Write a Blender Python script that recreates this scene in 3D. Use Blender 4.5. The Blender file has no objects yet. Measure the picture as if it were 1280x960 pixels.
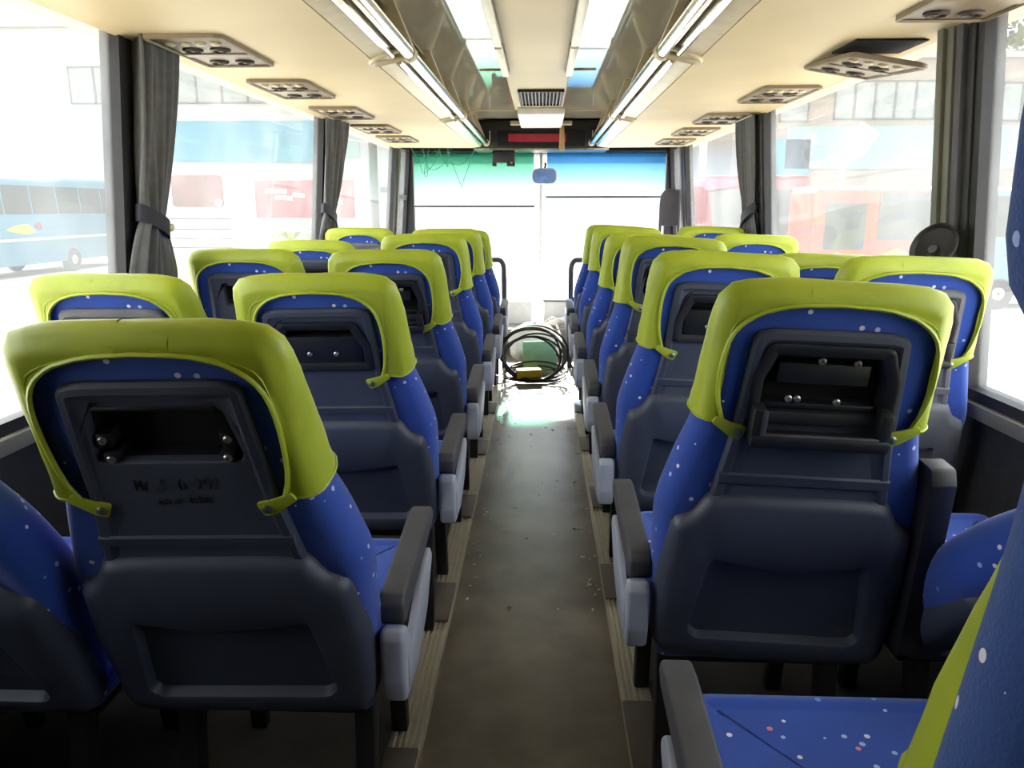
import bpy, bmesh, math, random
from mathutils import Vector, Matrix

random.seed(7)
SC = bpy.context.scene
COL = SC.collection
PI = math.pi

# ------------------------------------------------------------------ camera
cam_data = bpy.data.cameras.new('camera')
cam = bpy.data.objects.new('camera', cam_data)
COL.objects.link(cam)
cam_data.sensor_fit = 'HORIZONTAL'
cam_data.sensor_width = 36.0
cam_data.lens = 961.0 / 1280.0 * 36.0
cam_data.clip_start = 0.02
cam_data.clip_end = 500
cam.location = (0.03, 0.0, 1.35)
cam.rotation_euler = (math.radians(90 - 12.951), 0, math.radians(2.149))
SC.camera = cam

# ------------------------------------------------------------------ light
SC.view_settings.view_transform = 'Standard'
SC.view_settings.look = 'None'
SC.view_settings.gamma = 1.0
SC.view_settings.use_curve_mapping = False
SC.view_settings.exposure = 2.3

world = bpy.data.worlds.new('sky')
SC.world = world
world.use_nodes = True
wn = world.node_tree
wn.nodes.clear()
w_out = wn.nodes.new('ShaderNodeOutputWorld')
w_bg = wn.nodes.new('ShaderNodeBackground')
w_bg.inputs['Color'].default_value = (0.90, 0.96, 1.0, 1)
w_bg.inputs['Strength'].default_value = 1.0
wn.links.new(w_bg.outputs[0], w_out.inputs[0])

sun_data = bpy.data.lights.new('sun', 'SUN')
sun_data.energy = 6.5
sun_data.angle = math.radians(3)
sun_data.color = (1.0, 0.95, 0.86)
sun = bpy.data.objects.new('sun', sun_data)
COL.objects.link(sun)
# sun stands ahead of the bus, a little to the left, 30 degrees up
sun.rotation_euler = Vector((0.05, -0.86, -0.50)).to_track_quat('-Z', 'Y').to_euler()

try:
    SC.cycles.use_denoising = True
    SC.cycles.max_bounces = 10
    SC.cycles.diffuse_bounces = 6
    SC.cycles.transparent_max_bounces = 16
    SC.cycles.caustics_reflective = False
    SC.cycles.caustics_refractive = False
    SC.cycles.sample_clamp_indirect = 8
except Exception:
    pass

# ------------------------------------------------------------------ materials
def srgb(r, g, b):
    def f(c):
        c /= 255.0
        return c / 12.92 if c <= 0.04045 else ((c + 0.055) / 1.055) ** 2.4
    return (f(r), f(g), f(b), 1)

def new_mat(name):
    m = bpy.data.materials.new(name)
    m.use_nodes = True
    nt = m.node_tree
    return m, nt, nt.nodes['Principled BSDF']

def plain(name, col, rough=0.5, metal=0.0, spec=0.5, var=0.12, scale=14, bump=0.0, bscale=200, col2=None):
    """principled with a soft noise variation in colour and optional fine relief"""
    m, nt, b = new_mat(name)
    b.inputs['Roughness'].default_value = rough
    b.inputs['Metallic'].default_value = metal
    b.inputs['Specular IOR Level'].default_value = spec
    tc = nt.nodes.new('ShaderNodeTexCoord')
    no = nt.nodes.new('ShaderNodeTexNoise')
    no.inputs['Scale'].default_value = scale
    no.inputs['Detail'].default_value = 5
    nt.links.new(tc.outputs['Object'], no.inputs['Vector'])
    mx = nt.nodes.new('ShaderNodeMix')
    mx.data_type = 'RGBA'
    c2 = col2 if col2 else tuple(max(0, c * (1 - 2 * var)) for c in col[:3]) + (1,)
    mx.inputs[6].default_value = c2
    mx.inputs[7].default_value = col
    rp = nt.nodes.new('ShaderNodeMapRange')
    rp.inputs[1].default_value = 0.3
    rp.inputs[2].default_value = 0.65
    nt.links.new(no.outputs[0], rp.inputs[0])
    nt.links.new(rp.outputs[0], mx.inputs[0])
    nt.links.new(mx.outputs[2], b.inputs['Base Color'])
    if bump:
        n2 = nt.nodes.new('ShaderNodeTexNoise')
        n2.inputs['Scale'].default_value = bscale
        n2.inputs['Detail'].default_value = 3
        nt.links.new(tc.outputs['Object'], n2.inputs['Vector'])
        bp = nt.nodes.new('ShaderNodeBump')
        bp.inputs['Strength'].default_value = bump
        bp.inputs['Distance'].default_value = 0.004
        nt.links.new(n2.outputs[0], bp.inputs['Height'])
        nt.links.new(bp.outputs[0], b.inputs['Normal'])
    return m

def dotted_fabric(name, base, scale=31, rad=0.15):
    m, nt, b = new_mat(name)
    b.inputs['Roughness'].default_value = 0.85
    b.inputs['Sheen Weight'].default_value = 0.25
    b.inputs['Sheen Roughness'].default_value = 0.5
    tc = nt.nodes.new('ShaderNodeTexCoord')
    vo = nt.nodes.new('ShaderNodeTexVoronoi')
    vo.inputs['Scale'].default_value = scale
    vo.inputs['Randomness'].default_value = 0.9
    nt.links.new(tc.outputs['Object'], vo.inputs['Vector'])
    lt = nt.nodes.new('ShaderNodeMath')
    lt.operation = 'LESS_THAN'
    lt.inputs[1].default_value = rad
    nt.links.new(vo.outputs['Distance'], lt.inputs[0])
    sep = nt.nodes.new('ShaderNodeSeparateColor')
    nt.links.new(vo.outputs['Color'], sep.inputs[0])
    ramp = nt.nodes.new('ShaderNodeValToRGB')
    ramp.color_ramp.interpolation = 'CONSTANT'
    e = ramp.color_ramp.elements
    e[0].position = 0.0
    e[0].color = (0.42, 0.50, 0.85, 1)
    e[1].position = 0.45
    e[1].color = (0.75, 0.72, 0.80, 1)
    e2 = e.new(0.72)
    e2.color = (0.75, 0.22, 0.22, 1)
    e3 = e.new(0.85)
    e3.color = (0.10, 0.30, 0.75, 1)
    nt.links.new(sep.outputs[0], ramp.inputs[0])
    no = nt.nodes.new('ShaderNodeTexNoise')
    no.inputs['Scale'].default_value = 9
    no.inputs['Detail'].default_value = 6
    nt.links.new(tc.outputs['Object'], no.inputs['Vector'])
    mb = nt.nodes.new('ShaderNodeMix')
    mb.data_type = 'RGBA'
    mb.inputs[6].default_value = tuple(c * 0.72 for c in base[:3]) + (1,)
    mb.inputs[7].default_value = tuple(min(1, c * 1.2) for c in base[:3]) + (1,)
    nt.links.new(no.outputs[0], mb.inputs[0])
    mx = nt.nodes.new('ShaderNodeMix')
    mx.data_type = 'RGBA'
    nt.links.new(lt.outputs[0], mx.inputs[0])
    nt.links.new(mb.outputs[2], mx.inputs[6])
    nt.links.new(ramp.outputs[0], mx.inputs[7])
    nt.links.new(mx.outputs[2], b.inputs['Base Color'])
    n2 = nt.nodes.new('ShaderNodeTexNoise')
    n2.inputs['Scale'].default_value = 420
    nt.links.new(tc.outputs['Object'], n2.inputs['Vector'])
    bp = nt.nodes.new('ShaderNodeBump')
    bp.inputs['Strength'].default_value = 0.35
    bp.inputs['Distance'].default_value = 0.002
    nt.links.new(n2.outputs[0], bp.inputs['Height'])
    nt.links.new(bp.outputs[0], b.inputs['Normal'])
    return m

def glass_mat(name, dust=0.18, dust_col=(0.9, 0.93, 0.95), tint=(1, 1, 1)):
    """clear pane with a film of dust: transparent + thin translucent layer + reflection"""
    m = bpy.data.materials.new(name)
    m.use_nodes = True
    nt = m.node_tree
    nt.nodes.clear()
    out = nt.nodes.new('ShaderNodeOutputMaterial')
    tr = nt.nodes.new('ShaderNodeBsdfTransparent')
    tr.inputs[0].default_value = (*tint, 1)
    tl = nt.nodes.new('ShaderNodeBsdfTranslucent')
    tl.inputs[0].default_value = (*dust_col, 1)
    gl = nt.nodes.new('ShaderNodeBsdfGlossy')
    gl.inputs['Roughness'].default_value = 0.02
    no = nt.nodes.new('ShaderNodeTexNoise')
    no.inputs['Scale'].default_value = 2.2
    no.inputs['Detail'].default_value = 6
    tc = nt.nodes.new('ShaderNodeTexCoord')
    nt.links.new(tc.outputs['Object'], no.inputs['Vector'])
    mr = nt.nodes.new('ShaderNodeMapRange')
    mr.inputs[1].default_value = 0.3
    mr.inputs[2].default_value = 0.75
    mr.inputs[3].default_value = dust * 0.7
    mr.inputs[4].default_value = dust * 1.5
    nt.links.new(no.outputs[0], mr.inputs[0])
    m1 = nt.nodes.new('ShaderNodeMixShader')
    nt.links.new(mr.outputs[0], m1.inputs[0])
    nt.links.new(tr.outputs[0], m1.inputs[1])
    nt.links.new(tl.outputs[0], m1.inputs[2])
    lw = nt.nodes.new('ShaderNodeLayerWeight')
    pw = nt.nodes.new('ShaderNodeMath')
    pw.operation = 'POWER'
    pw.inputs[1].default_value = 5.0
    nt.links.new(lw.outputs['Facing'], pw.inputs[0])
    fr = nt.nodes.new('ShaderNodeMath')
    fr.operation = 'MULTIPLY_ADD'
    fr.inputs[1].default_value = 0.25
    fr.inputs[2].default_value = 0.02
    nt.links.new(pw.outputs[0], fr.inputs[0])
    m2 = nt.nodes.new('ShaderNodeMixShader')
    nt.links.new(fr.outputs[0], m2.inputs[0])
    nt.links.new(m1.outputs[0], m2.inputs[1])
    nt.links.new(gl.outputs[0], m2.inputs[2])
    nt.links.new(m2.outputs[0], out.inputs[0])
    return m

def film_mat(name, col, z0, z1):
    """dyed window film of a roller blind: the dye fades from its top edge (z1) to clear (z0), local z"""
    m = bpy.data.materials.new(name)
    m.use_nodes = True
    nt = m.node_tree
    nt.nodes.clear()
    out = nt.nodes.new('ShaderNodeOutputMaterial')
    tc = nt.nodes.new('ShaderNodeTexCoord')
    sp = nt.nodes.new('ShaderNodeSeparateXYZ')
    nt.links.new(tc.outputs['Object'], sp.inputs[0])
    mr = nt.nodes.new('ShaderNodeMapRange')
    mr.inputs[1].default_value = z0
    mr.inputs[2].default_value = z1
    nt.links.new(sp.outputs[2], mr.inputs[0])
    mx = nt.nodes.new('ShaderNodeMix')
    mx.data_type = 'RGBA'
    mx.inputs[6].default_value = (0.97, 0.99, 1.0, 1)
    mx.inputs[7].default_value = (*col, 1)
    nt.links.new(mr.outputs[0], mx.inputs[0])
    tr = nt.nodes.new('ShaderNodeBsdfTransparent')
    nt.links.new(mx.outputs[2], tr.inputs[0])
    tl = nt.nodes.new('ShaderNodeBsdfTranslucent')
    nt.links.new(mx.outputs[2], tl.inputs[0])
    ms = nt.nodes.new('ShaderNodeMixShader')
    ms.inputs[0].default_value = 0.12
    nt.links.new(tr.outputs[0], ms.inputs[1])
    nt.links.new(tl.outputs[0], ms.inputs[2])
    nt.links.new(ms.outputs[0], out.inputs[0])
    return m

M = {}
M['fabric'] = dotted_fabric('blue_dotted_fabric', srgb(30, 72, 168))
M['fabric_near'] = dotted_fabric('blue_dotted_fabric_worn', srgb(34, 72, 140), scale=34, rad=0.12)
M['lime'] = plain('lime_vinyl', srgb(172, 186, 50), rough=0.42, var=0.10, scale=7, bump=0.12, bscale=60)
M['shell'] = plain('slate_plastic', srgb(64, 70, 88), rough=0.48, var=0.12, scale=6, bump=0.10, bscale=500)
M['shell_lit'] = plain('lit_slate_plastic', srgb(104, 104, 110), rough=0.6, var=0.12, scale=9, bump=0.1, bscale=500)  # slate shell with daylight put into a paler grey colour
M['black'] = plain('black_plastic', srgb(30, 31, 36), rough=0.45, var=0.2, scale=20)
M['void'] = plain('black_lining', srgb(12, 12, 14), rough=0.9, var=0.1)
M['bolt'] = plain('zinc_bolt', srgb(190, 190, 185), rough=0.3, metal=0.9, var=0.1)
M['snap'] = plain('steel_snap', srgb(150, 152, 150), rough=0.35, metal=0.9, var=0.1)
M['arm'] = plain('charcoal_armrest_foam', srgb(74, 74, 80), rough=0.65, var=0.10, scale=12, bump=0.15, bscale=300)
M['silver'] = plain('pale_grey_plastic', srgb(172, 178, 196), rough=0.4, var=0.05, scale=8)
M['leg'] = plain('black_steel', srgb(22, 22, 26), rough=0.5, var=0.1)
M['cream'] = plain('cream_laminate', srgb(218, 199, 158), rough=0.55, var=0.07, scale=1.6, bump=0.03, bscale=150)
M['cream_gloss'] = plain('glossy_ceiling_laminate', srgb(206, 200, 180), rough=0.035, spec=0.9, var=0.03, scale=1.3)
M['cream_dark'] = plain('beige_rack_lining', srgb(176, 162, 130), rough=0.55, var=0.15, scale=4)
M['vent'] = plain('beige_grey_vent_plastic', srgb(128, 114, 92), rough=0.5, var=0.08)
M['vent_dark'] = plain('dark_nozzle_plastic', srgb(62, 54, 48), rough=0.5, var=0.1)
M['tube'] = plain('polished_aluminium_tube', srgb(228, 222, 210), rough=0.16, metal=1.0, var=0.05)
M['bracket'] = plain('beige_bracket_plastic', srgb(200, 186, 152), rough=0.4, var=0.08)
M['diffuser'] = plain('milky_lamp_cover', srgb(232, 226, 205), rough=0.4, var=0.04)
M['white'] = plain('white_plastic', srgb(232, 232, 230), rough=0.5, var=0.05)
M['red'] = plain('dark_red_acrylic', srgb(150, 26, 46), rough=0.3, var=0.1)
M['frame'] = plain('black_window_rubber', srgb(34, 34, 38), rough=0.6, var=0.15, scale=10)
M['frame_grey'] = plain('grey_green_pillar_paint', srgb(112, 112, 100), rough=0.5, var=0.12, scale=7)
M['frame_slate'] = plain('slate_pillar_trim', srgb(84, 82, 90), rough=0.55, var=0.12, scale=7)
M['wall'] = plain('dark_wall_carpet', srgb(44, 44, 50), rough=0.95, var=0.15, scale=30, bump=0.3, bscale=300)
M['sill'] = plain('sill_grey', srgb(120, 118, 112), rough=0.6, var=0.1)
M['floor'] = plain('worn_brown_lino', srgb(122, 114, 101), rough=0.36, var=0.18, scale=5, bump=0.12, bscale=90, col2=srgb(92, 82, 68))
M['platform'] = plain('dark_grey_lino', srgb(66, 62, 58), rough=0.75, var=0.2, scale=8, bump=0.1)
M['rib'] = plain('aluminium_tread', srgb(196, 190, 172), rough=0.42, metal=0.2, var=0.08, scale=20)
M['plate'] = plain('grey_rubber_plate', srgb(96, 88, 82), rough=0.6, var=0.12, scale=12)
M['curtain'] = plain('grey_curtain_cloth', srgb(104, 104, 106), rough=0.9, var=0.10, scale=30, bump=0.15, bscale=500)
M['strap'] = plain('dark_curtain_strap', srgb(44, 44, 58), rough=0.7, var=0.1)
M['brass'] = plain('cream_stud', srgb(214, 206, 160), rough=0.35, metal=0.2, var=0.05)
M['cable'] = plain('black_rubber_cable', srgb(40, 46, 48), rough=0.45, var=0.1)
M['yellow'] = plain('yellow_plastic', srgb(208, 180, 30), rough=0.5, var=0.08)
M['teal'] = plain('pale_green_plastic', srgb(150, 210, 180), rough=0.4, var=0.08)
M['rope'] = plain('tan_rope', srgb(170, 140, 96), rough=0.9, var=0.15, scale=60)
M['mirror'] = plain('pale_blue_gloss', srgb(120, 150, 205), rough=0.2, var=0.25, scale=14)
M['sack'] = plain('white_sack_cloth', srgb(226, 222, 214), rough=0.85, var=0.06, scale=12, bump=0.3, bscale=40)
M['wire'] = plain('teal_wire', srgb(36, 120, 110), rough=0.5, var=0.1)
M['rail'] = plain('grey_rail_foam', srgb(66, 62, 64), rough=0.7, var=0.12)
M['glass'] = glass_mat('dusty_side_glass', 0.07)
M['glass_front'] = glass_mat('windscreen_glass', 0.06)
M['film_green'] = film_mat('green_dyed_film', (0.11, 0.38, 0.28), -0.72, 0.0)
M['film_blue'] = film_mat('blue_dyed_film', (0.13, 0.36, 0.60), -0.72, 0.0)
# outside
M['ground'] = plain('concrete_yard', srgb(196, 190, 178), rough=0.9, var=0.08, scale=0.6)
M['bus_blue'] = plain('pale_blue_paint', srgb(62, 100, 116), rough=0.4, var=0.06, scale=1)
M['bus_white'] = plain('white_paint', srgb(150, 154, 154), rough=0.4, var=0.04, scale=1)
M['bus_red'] = plain('red_paint', srgb(104, 20, 28), rough=0.4, var=0.08, scale=1)
M['bus_orange'] = plain('orange_paint', srgb(134, 50, 14), rough=0.4, var=0.08, scale=1)
M['bus_glass'] = plain('smoky_bus_glass', srgb(44, 46, 44), rough=0.3, var=0.1, scale=1)
M['bus_glass_red'] = plain('red_brown_glass', srgb(78, 36, 28), rough=0.2, var=0.1, scale=1)
M['tyre'] = plain('tyre_rubber', srgb(60, 56, 52), rough=0.9, var=0.1)
M['hub'] = plain('dusty_hub', srgb(150, 138, 120), rough=0.7, var=0.1)
M['render_pale'] = plain('pale_wall_render', srgb(128, 128, 124), rough=0.9, var=0.05, scale=0.4)
M['render_beige'] = plain('beige_wall_render', srgb(112, 102, 92), rough=0.9, var=0.10, scale=0.4)
M['render_teal'] = plain('pale_teal_cladding', srgb(98, 122, 114), rough=0.8, var=0.05, scale=0.4)
M['cyan'] = plain('cyan_cladding', srgb(40, 98, 112), rough=0.6, var=0.06, scale=0.5)
M['pane_out'] = plain('far_window_glass', srgb(100, 106, 100), rough=0.15, var=0.15, scale=1.5)
M['pane_frame'] = plain('far_window_frame', srgb(52, 52, 52), rough=0.6, var=0.05)
M['leaf'] = plain('sunlit_leaf', srgb(96, 106, 40), rough=0.6, var=0.25, scale=2)
M['palm'] = plain('yellow_green_palm_leaf', srgb(112, 130, 26), rough=0.6, var=0.15, scale=4)
M['bark'] = plain('bark', srgb(96, 80, 62), rough=0.9, var=0.2)
M['pole'] = plain('white_pole_paint', srgb(130, 132, 134), rough=0.5, var=0.05)
M['scribble'] = plain('marker_ink', srgb(20, 22, 28), rough=0.8, var=0.05)

# ------------------------------------------------------------------ mesh helpers
class MB:
    """collects geometry; build() links it as ONE mesh object"""
    def __init__(self):
        self.v = []
        self.f = []
        self.mi = []
        self.cur = 0
    def add(self, vs, fs, mat=None):
        o = len(self.v)
        if mat is not None:
            vs = [mat @ Vector(p) for p in vs]
        self.v += [tuple(p) for p in vs]
        self.f += [tuple(i + o for i in q) for q in fs]
        self.mi += [self.cur] * len(fs)
        return self
    def box(self, x0, x1, y0, y1, z0, z1, mat=None):
        vs = [(x, y, z) for x in (x0, x1) for y in (y0, y1) for z in (z0, z1)]
        fs = [(0, 1, 3, 2), (4, 6, 7, 5), (0, 4, 5, 1), (2, 3, 7, 6), (0, 2, 6, 4), (1, 5, 7, 3)]
        return self.add(vs, fs, mat)
    def prism(self, poly, a0, a1, axis='x', mat=None):
        """poly of (p, q) pulled along axis; x: (y,z); y: (x,z); z: (x,y)"""
        def mk(p, a):
            return {'x': (a, p[0], p[1]), 'y': (p[0], a, p[1]), 'z': (p[0], p[1], a)}[axis]
        n = len(poly)
        vs = [mk(p, a0) for p in poly] + [mk(p, a1) for p in poly]
        fs = [tuple(range(n))[::-1], tuple(range(n, 2 * n))]
        fs += [(i, (i + 1) % n, n + (i + 1) % n, n + i) for i in range(n)]
        return self.add(vs, fs, mat)
    def tube(self, pts, r, n=10, closed=False, mat=None):
        pts = [Vector(p) for p in pts]
        m = len(pts)
        rs = r if isinstance(r, (list, tuple)) else [r] * m
        vs, fs = [], []
        up = None
        for i, p in enumerate(pts):
            if closed:
                t = pts[(i + 1) % m] - pts[(i - 1) % m]
            else:
                t = pts[min(i + 1, m - 1)] - pts[max(i - 1, 0)]
            t.normalize()
            if up is None:
                up = Vector((0, 0, 1)) if abs(t.z) < 0.9 else Vector((1, 0, 0))
            a = t.cross(up)
            a.normalize()
            b = a.cross(t)
            up = b
            for k in range(n):
                w = 2 * PI * k / n
                vs.append(p + (a * math.cos(w) + b * math.sin(w)) * rs[i])
        seg = m if closed else m - 1
        for i in range(seg):
            j = (i + 1) % m
            for k in range(n):
                k2 = (k + 1) % n
                fs.append((i * n + k, j * n + k, j * n + k2, i * n + k2))
        if not closed:
            fs.append(tuple(range(n)))
            fs.append(tuple(range((m - 1) * n, m * n))[::-1])
        return self.add(vs, fs, mat)
    def lathe(self, prof, n=20, mat=None):
        """prof of (r, z) about local z"""
        vs, fs = [], []
        for r, z in prof:
            for k in range(n):
                w = 2 * PI * k / n
                vs.append((r * math.cos(w), r * math.sin(w), z))
        for i in range(len(prof) - 1):
            for k in range(n):
                k2 = (k + 1) % n
                fs.append((i * n + k, i * n + k2, (i + 1) * n + k2, (i + 1) * n + k))
        fs.append(tuple(range(n))[::-1])
        fs.append(tuple(range((len(prof) - 1) * n, len(prof) * n)))
        return self.add(vs, fs, mat)
    def rings(self, rings, cap0=True, cap1=True, closed=True):
        n = len(rings[0])
        vs = [p for r in rings for p in r]
        fs = []
        for i in range(len(rings) - 1):
            for k in range(n if closed else n - 1):
                k2 = (k + 1) % n
                fs.append((i * n + k, i * n + k2, (i + 1) * n + k2, (i + 1) * n + k))
        for use, ri in ((cap0, 0), (cap1, len(rings) - 1)):
            if use:
                c = sum((Vector(p) for p in rings[ri]), Vector()) / n
                vs.append(tuple(c))
                fs += [(ri * n + k, ri * n + (k + 1) % n, len(vs) - 1) for k in range(n)]
        return self.add(vs, fs)
    def mesh(self, name, mats, bevel=0, segs=2, angle=35, smooth=True):
        me = bpy.data.meshes.new(name)
        me.from_pydata(self.v, [], self.f)
        bm = bmesh.new()
        bm.from_mesh(me)
        bmesh.ops.recalc_face_normals(bm, faces=bm.faces)
        if bevel:
            ed = [e for e in bm.edges if len(e.link_faces) == 2 and e.calc_face_angle(0) > math.radians(30)]
            bmesh.ops.bevel(bm, geom=ed, offset=bevel, segments=segs, profile=0.5, affect='EDGES', clamp_overlap=True)
        bm.to_mesh(me)
        bm.free()
        if not isinstance(mats, (list, tuple)):
            mats = [mats]
        for mm in mats:
            me.materials.append(mm)
        if len(mats) > 1 and not bevel:
            for p, i in zip(me.polygons, self.mi):
                p.material_index = i
        if smooth:
            for p in me.polygons:
                p.use_smooth = True
            me.set_sharp_from_angle(angle=math.radians(angle))
        return me
    def build(self, name, mats, parent=None, **k):
        return link(name, self.mesh(name, mats, **k), parent)

def link(name, me, parent=None, loc=None, rot=None):
    o = bpy.data.objects.new(name, me)
    COL.objects.link(o)
    if parent is not None:
        o.parent = parent
    if loc is not None:
        o.location = loc
    if rot is not None:
        o.rotation_euler = rot
    return o

def empty(name, loc=(0, 0, 0), rz=0.0):
    o = bpy.data.objects.new(name, None)
    COL.objects.link(o)
    o.empty_display_size = 0.1
    o.location = loc
    o.rotation_euler = (0, 0, rz)
    return o

def tag(o, label=None, cat=None, group=None, kind=None):
    if label:
        o['label'] = label
    if cat:
        o['category'] = cat
    if group:
        o['group'] = group
    if kind:
        o['kind'] = kind
    return o

def rounded(pts, rad, seg=6):
    """polygon with rounded corners; rad: one radius or one per corner"""
    n = len(pts)
    rs = rad if isinstance(rad, (list, tuple)) else [rad] * n
    out = []
    for i in range(n):
        p = Vector(pts[i])
        a = Vector(pts[i - 1]) - p
        b = Vector(pts[(i + 1) % n]) - p
        la, lb = a.length, b.length
        a.normalize()
        b.normalize()
        ang = a.angle(b)
        d = min(rs[i] / max(math.tan(ang / 2), 1e-4), la * 0.48, lb * 0.48)
        if d < 1e-5:
            out.append(tuple(p))
            continue
        p0, p1 = p + a * d, p + b * d
        for k in range(seg + 1):
            t = k / seg
            out.append(tuple(p0 * (1 - t) ** 2 + p * (2 * t * (1 - t)) + p1 * t * t))
    return out

def resample(poly, n):
    """closed polygon at n even steps of arc length, from its top centre"""
    P = [Vector(p) for p in poly]
    area = sum(P[i - 1].x * P[i].y - P[i].x * P[i - 1].y for i in range(len(P)))
    if area < 0:
        P = P[::-1]
    # start where the outline crosses u = 0 at its top
    best = None
    for i in range(len(P)):
        a, b = P[i], P[(i + 1) % len(P)]
        if (a.x - 0) * (b.x - 0) <= 0 and abs(a.x - b.x) > 1e-9:
            t = a.x / (a.x - b.x)
            q = a.lerp(b, t)
            if best is None or q.y > best[0]:
                best = (q.y, i, q)
    if best is None:
        Q = P
    else:
        Q = [best[2]] + [P[(best[1] + 1 + k) % len(P)] for k in range(len(P))]
    L = [0]
    for i in range(len(Q)):
        L.append(L[-1] + (Q[(i + 1) % len(Q)] - Q[i]).length)
    out, j = [], 0
    for k in range(n):
        s = L[-1] * k / n
        while L[j + 1] < s:
            j += 1
        d = L[j + 1] - L[j]
        t = (s - L[j]) / d if d > 1e-9 else 0
        q = Q[j].lerp(Q[(j + 1) % len(Q)], t)
        out.append((q.x, q.y))
    return out

def inset(poly, e):
    n = len(poly)
    out = []
    for i in range(n):
        a, b = Vector(poly[i - 1]), Vector(poly[(i + 1) % n])
        t = b - a
        t.normalize()
        nrm = Vector((-t.y, t.x))          # CCW: left of travel is inside
        q = Vector(poly[i]) + nrm * e
        out.append((q.x, q.y))
    return out

def ring3(poly, y):
    return [(p[0], y, p[1]) for p in poly]

# ------------------------------------------------------------------ the setting: floor, walls, ceiling
Y0, YF = -1.3, 8.0
WX = 1.385          # inner face of the side walls

def struct(name, mb, mat, **k):
    o = mb.build(name, mat, **k)
    o['kind'] = 'structure'
    return o

struct('floor', MB().box(-1.5, 1.5, Y0, 8.2, -0.12, 0.0), M['floor'])
for sd, s in (('left', -1), ('right', 1)):
    x0, x1 = sorted((s * 0.345, s * WX))
    struct('trim_1' if s < 0 else 'trim_2', MB().box(x0, x1, Y0, 6.6, 0.0, 0.035), M['platform'])
    # ribbed aluminium tread along the aisle, in front of the seat feet
    mb = MB()
    a, b = sorted((s * 0.262, s * 0.345))
    mb.box(a, b, Y0, 6.6, 0.0, 0.028)
    for k in range(5):
        xc = s * (0.270 + 0.016 * k)
        mb.prism([(xc - 0.005, 0.028), (xc + 0.005, 0.028), (xc + 0.003, 0.034), (xc - 0.003, 0.034)], Y0, 6.6, 'y')
    struct('trim_3' if s < 0 else 'trim_4', mb, M['rib'])
    # lower wall, upper wall, sill
    a, b = sorted((s * WX, s * (WX + 0.08)))
    w = struct('wall_' + sd, MB().box(a, b, Y0, 8.1, -0.12, 0.74), M['wall'])
    MB().box(*sorted((s * 1.297, s * 1.46)), Y0, 8.1, 1.90, 2.25).build('upper_wall', M['cream_dark'], w)
    MB().box(a, b, Y0, 0.45, 0.74, 1.925).build('added_light_block', M['wall'], w)  # unseen, added to keep rear window light off the seat backs
    a2, b2 = sorted((s * (WX - 0.035), s * (WX + 0.06)))
    MB().box(a2, b2, Y0, 7.9, 0.72, 0.765).build('window_sill', M['sill'], w, bevel=0.006)

struct('wall_rear', MB().box(-1.5, 1.5, Y0 - 0.08, Y0, -0.12, 2.25), M['wall'])
ceil = struct('ceiling', MB().box(-1.5, 1.5, Y0, 8.1, 2.16, 2.26), M['cream_dark'])
# glossy ceiling sheets, both sides of the centre spine, with thin joints
ys = [-1.28, 0.86, 2.86, 4.80, 6.72, 7.34]
for s in (-1, 1):
    for i in range(5):
        x0, x1 = sorted((s * 0.185, s * 0.60))
        o = MB().box(x0, x1, ys[i] + 0.004, ys[i + 1] - 0.004, 2.135, 2.158).build('ceiling_sheet', M['cream_gloss'], ceil)
    for i in range(1, 5):
        x0, x1 = sorted((s * 0.20, s * (0.34 if i < 4 else 0.58)))
        MB().box(x0, x1, ys[i] - 0.012, ys[i] + 0.012, 2.128, 2.14).build('joint_strip', M['cream'], ceil)
MB().box(-0.185, 0.185, Y0, 6.30, 2.085, 2.16).build('centre_spine', M['cream'], ceil, bevel=0.012)

# ------------------------------------------------------------------ windows
LEAN = math.radians(4.6)                       # the side glass leans inwards
def lean(s):
    T = Matrix.Translation((s * WX, 0, 0.765))
    return T @ Matrix.Rotation(-s * LEAN, 4, 'Y') @ T.inverted()

def side_window(idx, s, ya, yb, za=0.765, zb=1.925, bar=None):
    """black rubber frame, dusty pane"""
    Lm = lean(s)
    mb = MB()
    a, b = sorted((s * (WX - 0.012), s * (WX + 0.05)))
    t = 0.035
    mb.box(a, b, ya, yb, za, za + t, Lm)
    mb.box(a, b, ya, yb, zb - t, zb, Lm)
    mb.box(a, b, ya, ya + t, za, zb, Lm)
    mb.box(a, b, yb - t, yb, za, zb, Lm)
    w = mb.build('window_%d' % idx, M['frame'])
    w['kind'] = 'structure'
    a, b = sorted((s * (WX + 0.020), s * (WX + 0.026)))
    MB().box(a, b, ya + 0.01, yb - 0.01, za + 0.01, zb - 0.01, Lm).build('window_pane', M['glass'], w)
    if bar:
        a, b = sorted((s * (WX - 0.006), s * (WX + 0.04)))
        MB().box(a, b, ya + t, yb - t, bar, bar + 0.05, Lm).build('window_bar', M['frame_slate'], w, bevel=0.004)
    return w

def pillar(name, s, ya, yb, mats):
    """window post of several upright ribs"""
    root = None
    n = len(mats)
    dy = (yb - ya) / n
    for i, (mm, px) in enumerate(mats):
        a, b = sorted((s * (WX - px), s * (WX + 0.06)))
        o = MB().box(a, b, ya + i * dy, ya + (i + 1) * dy - 0.004, 0.74, 1.93, lean(s)).build(name if root is None else 'pillar_rib', mm, root, bevel=0.006)
        if root is None:
            root = o
    root['kind'] = 'structure'
    return root

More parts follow.
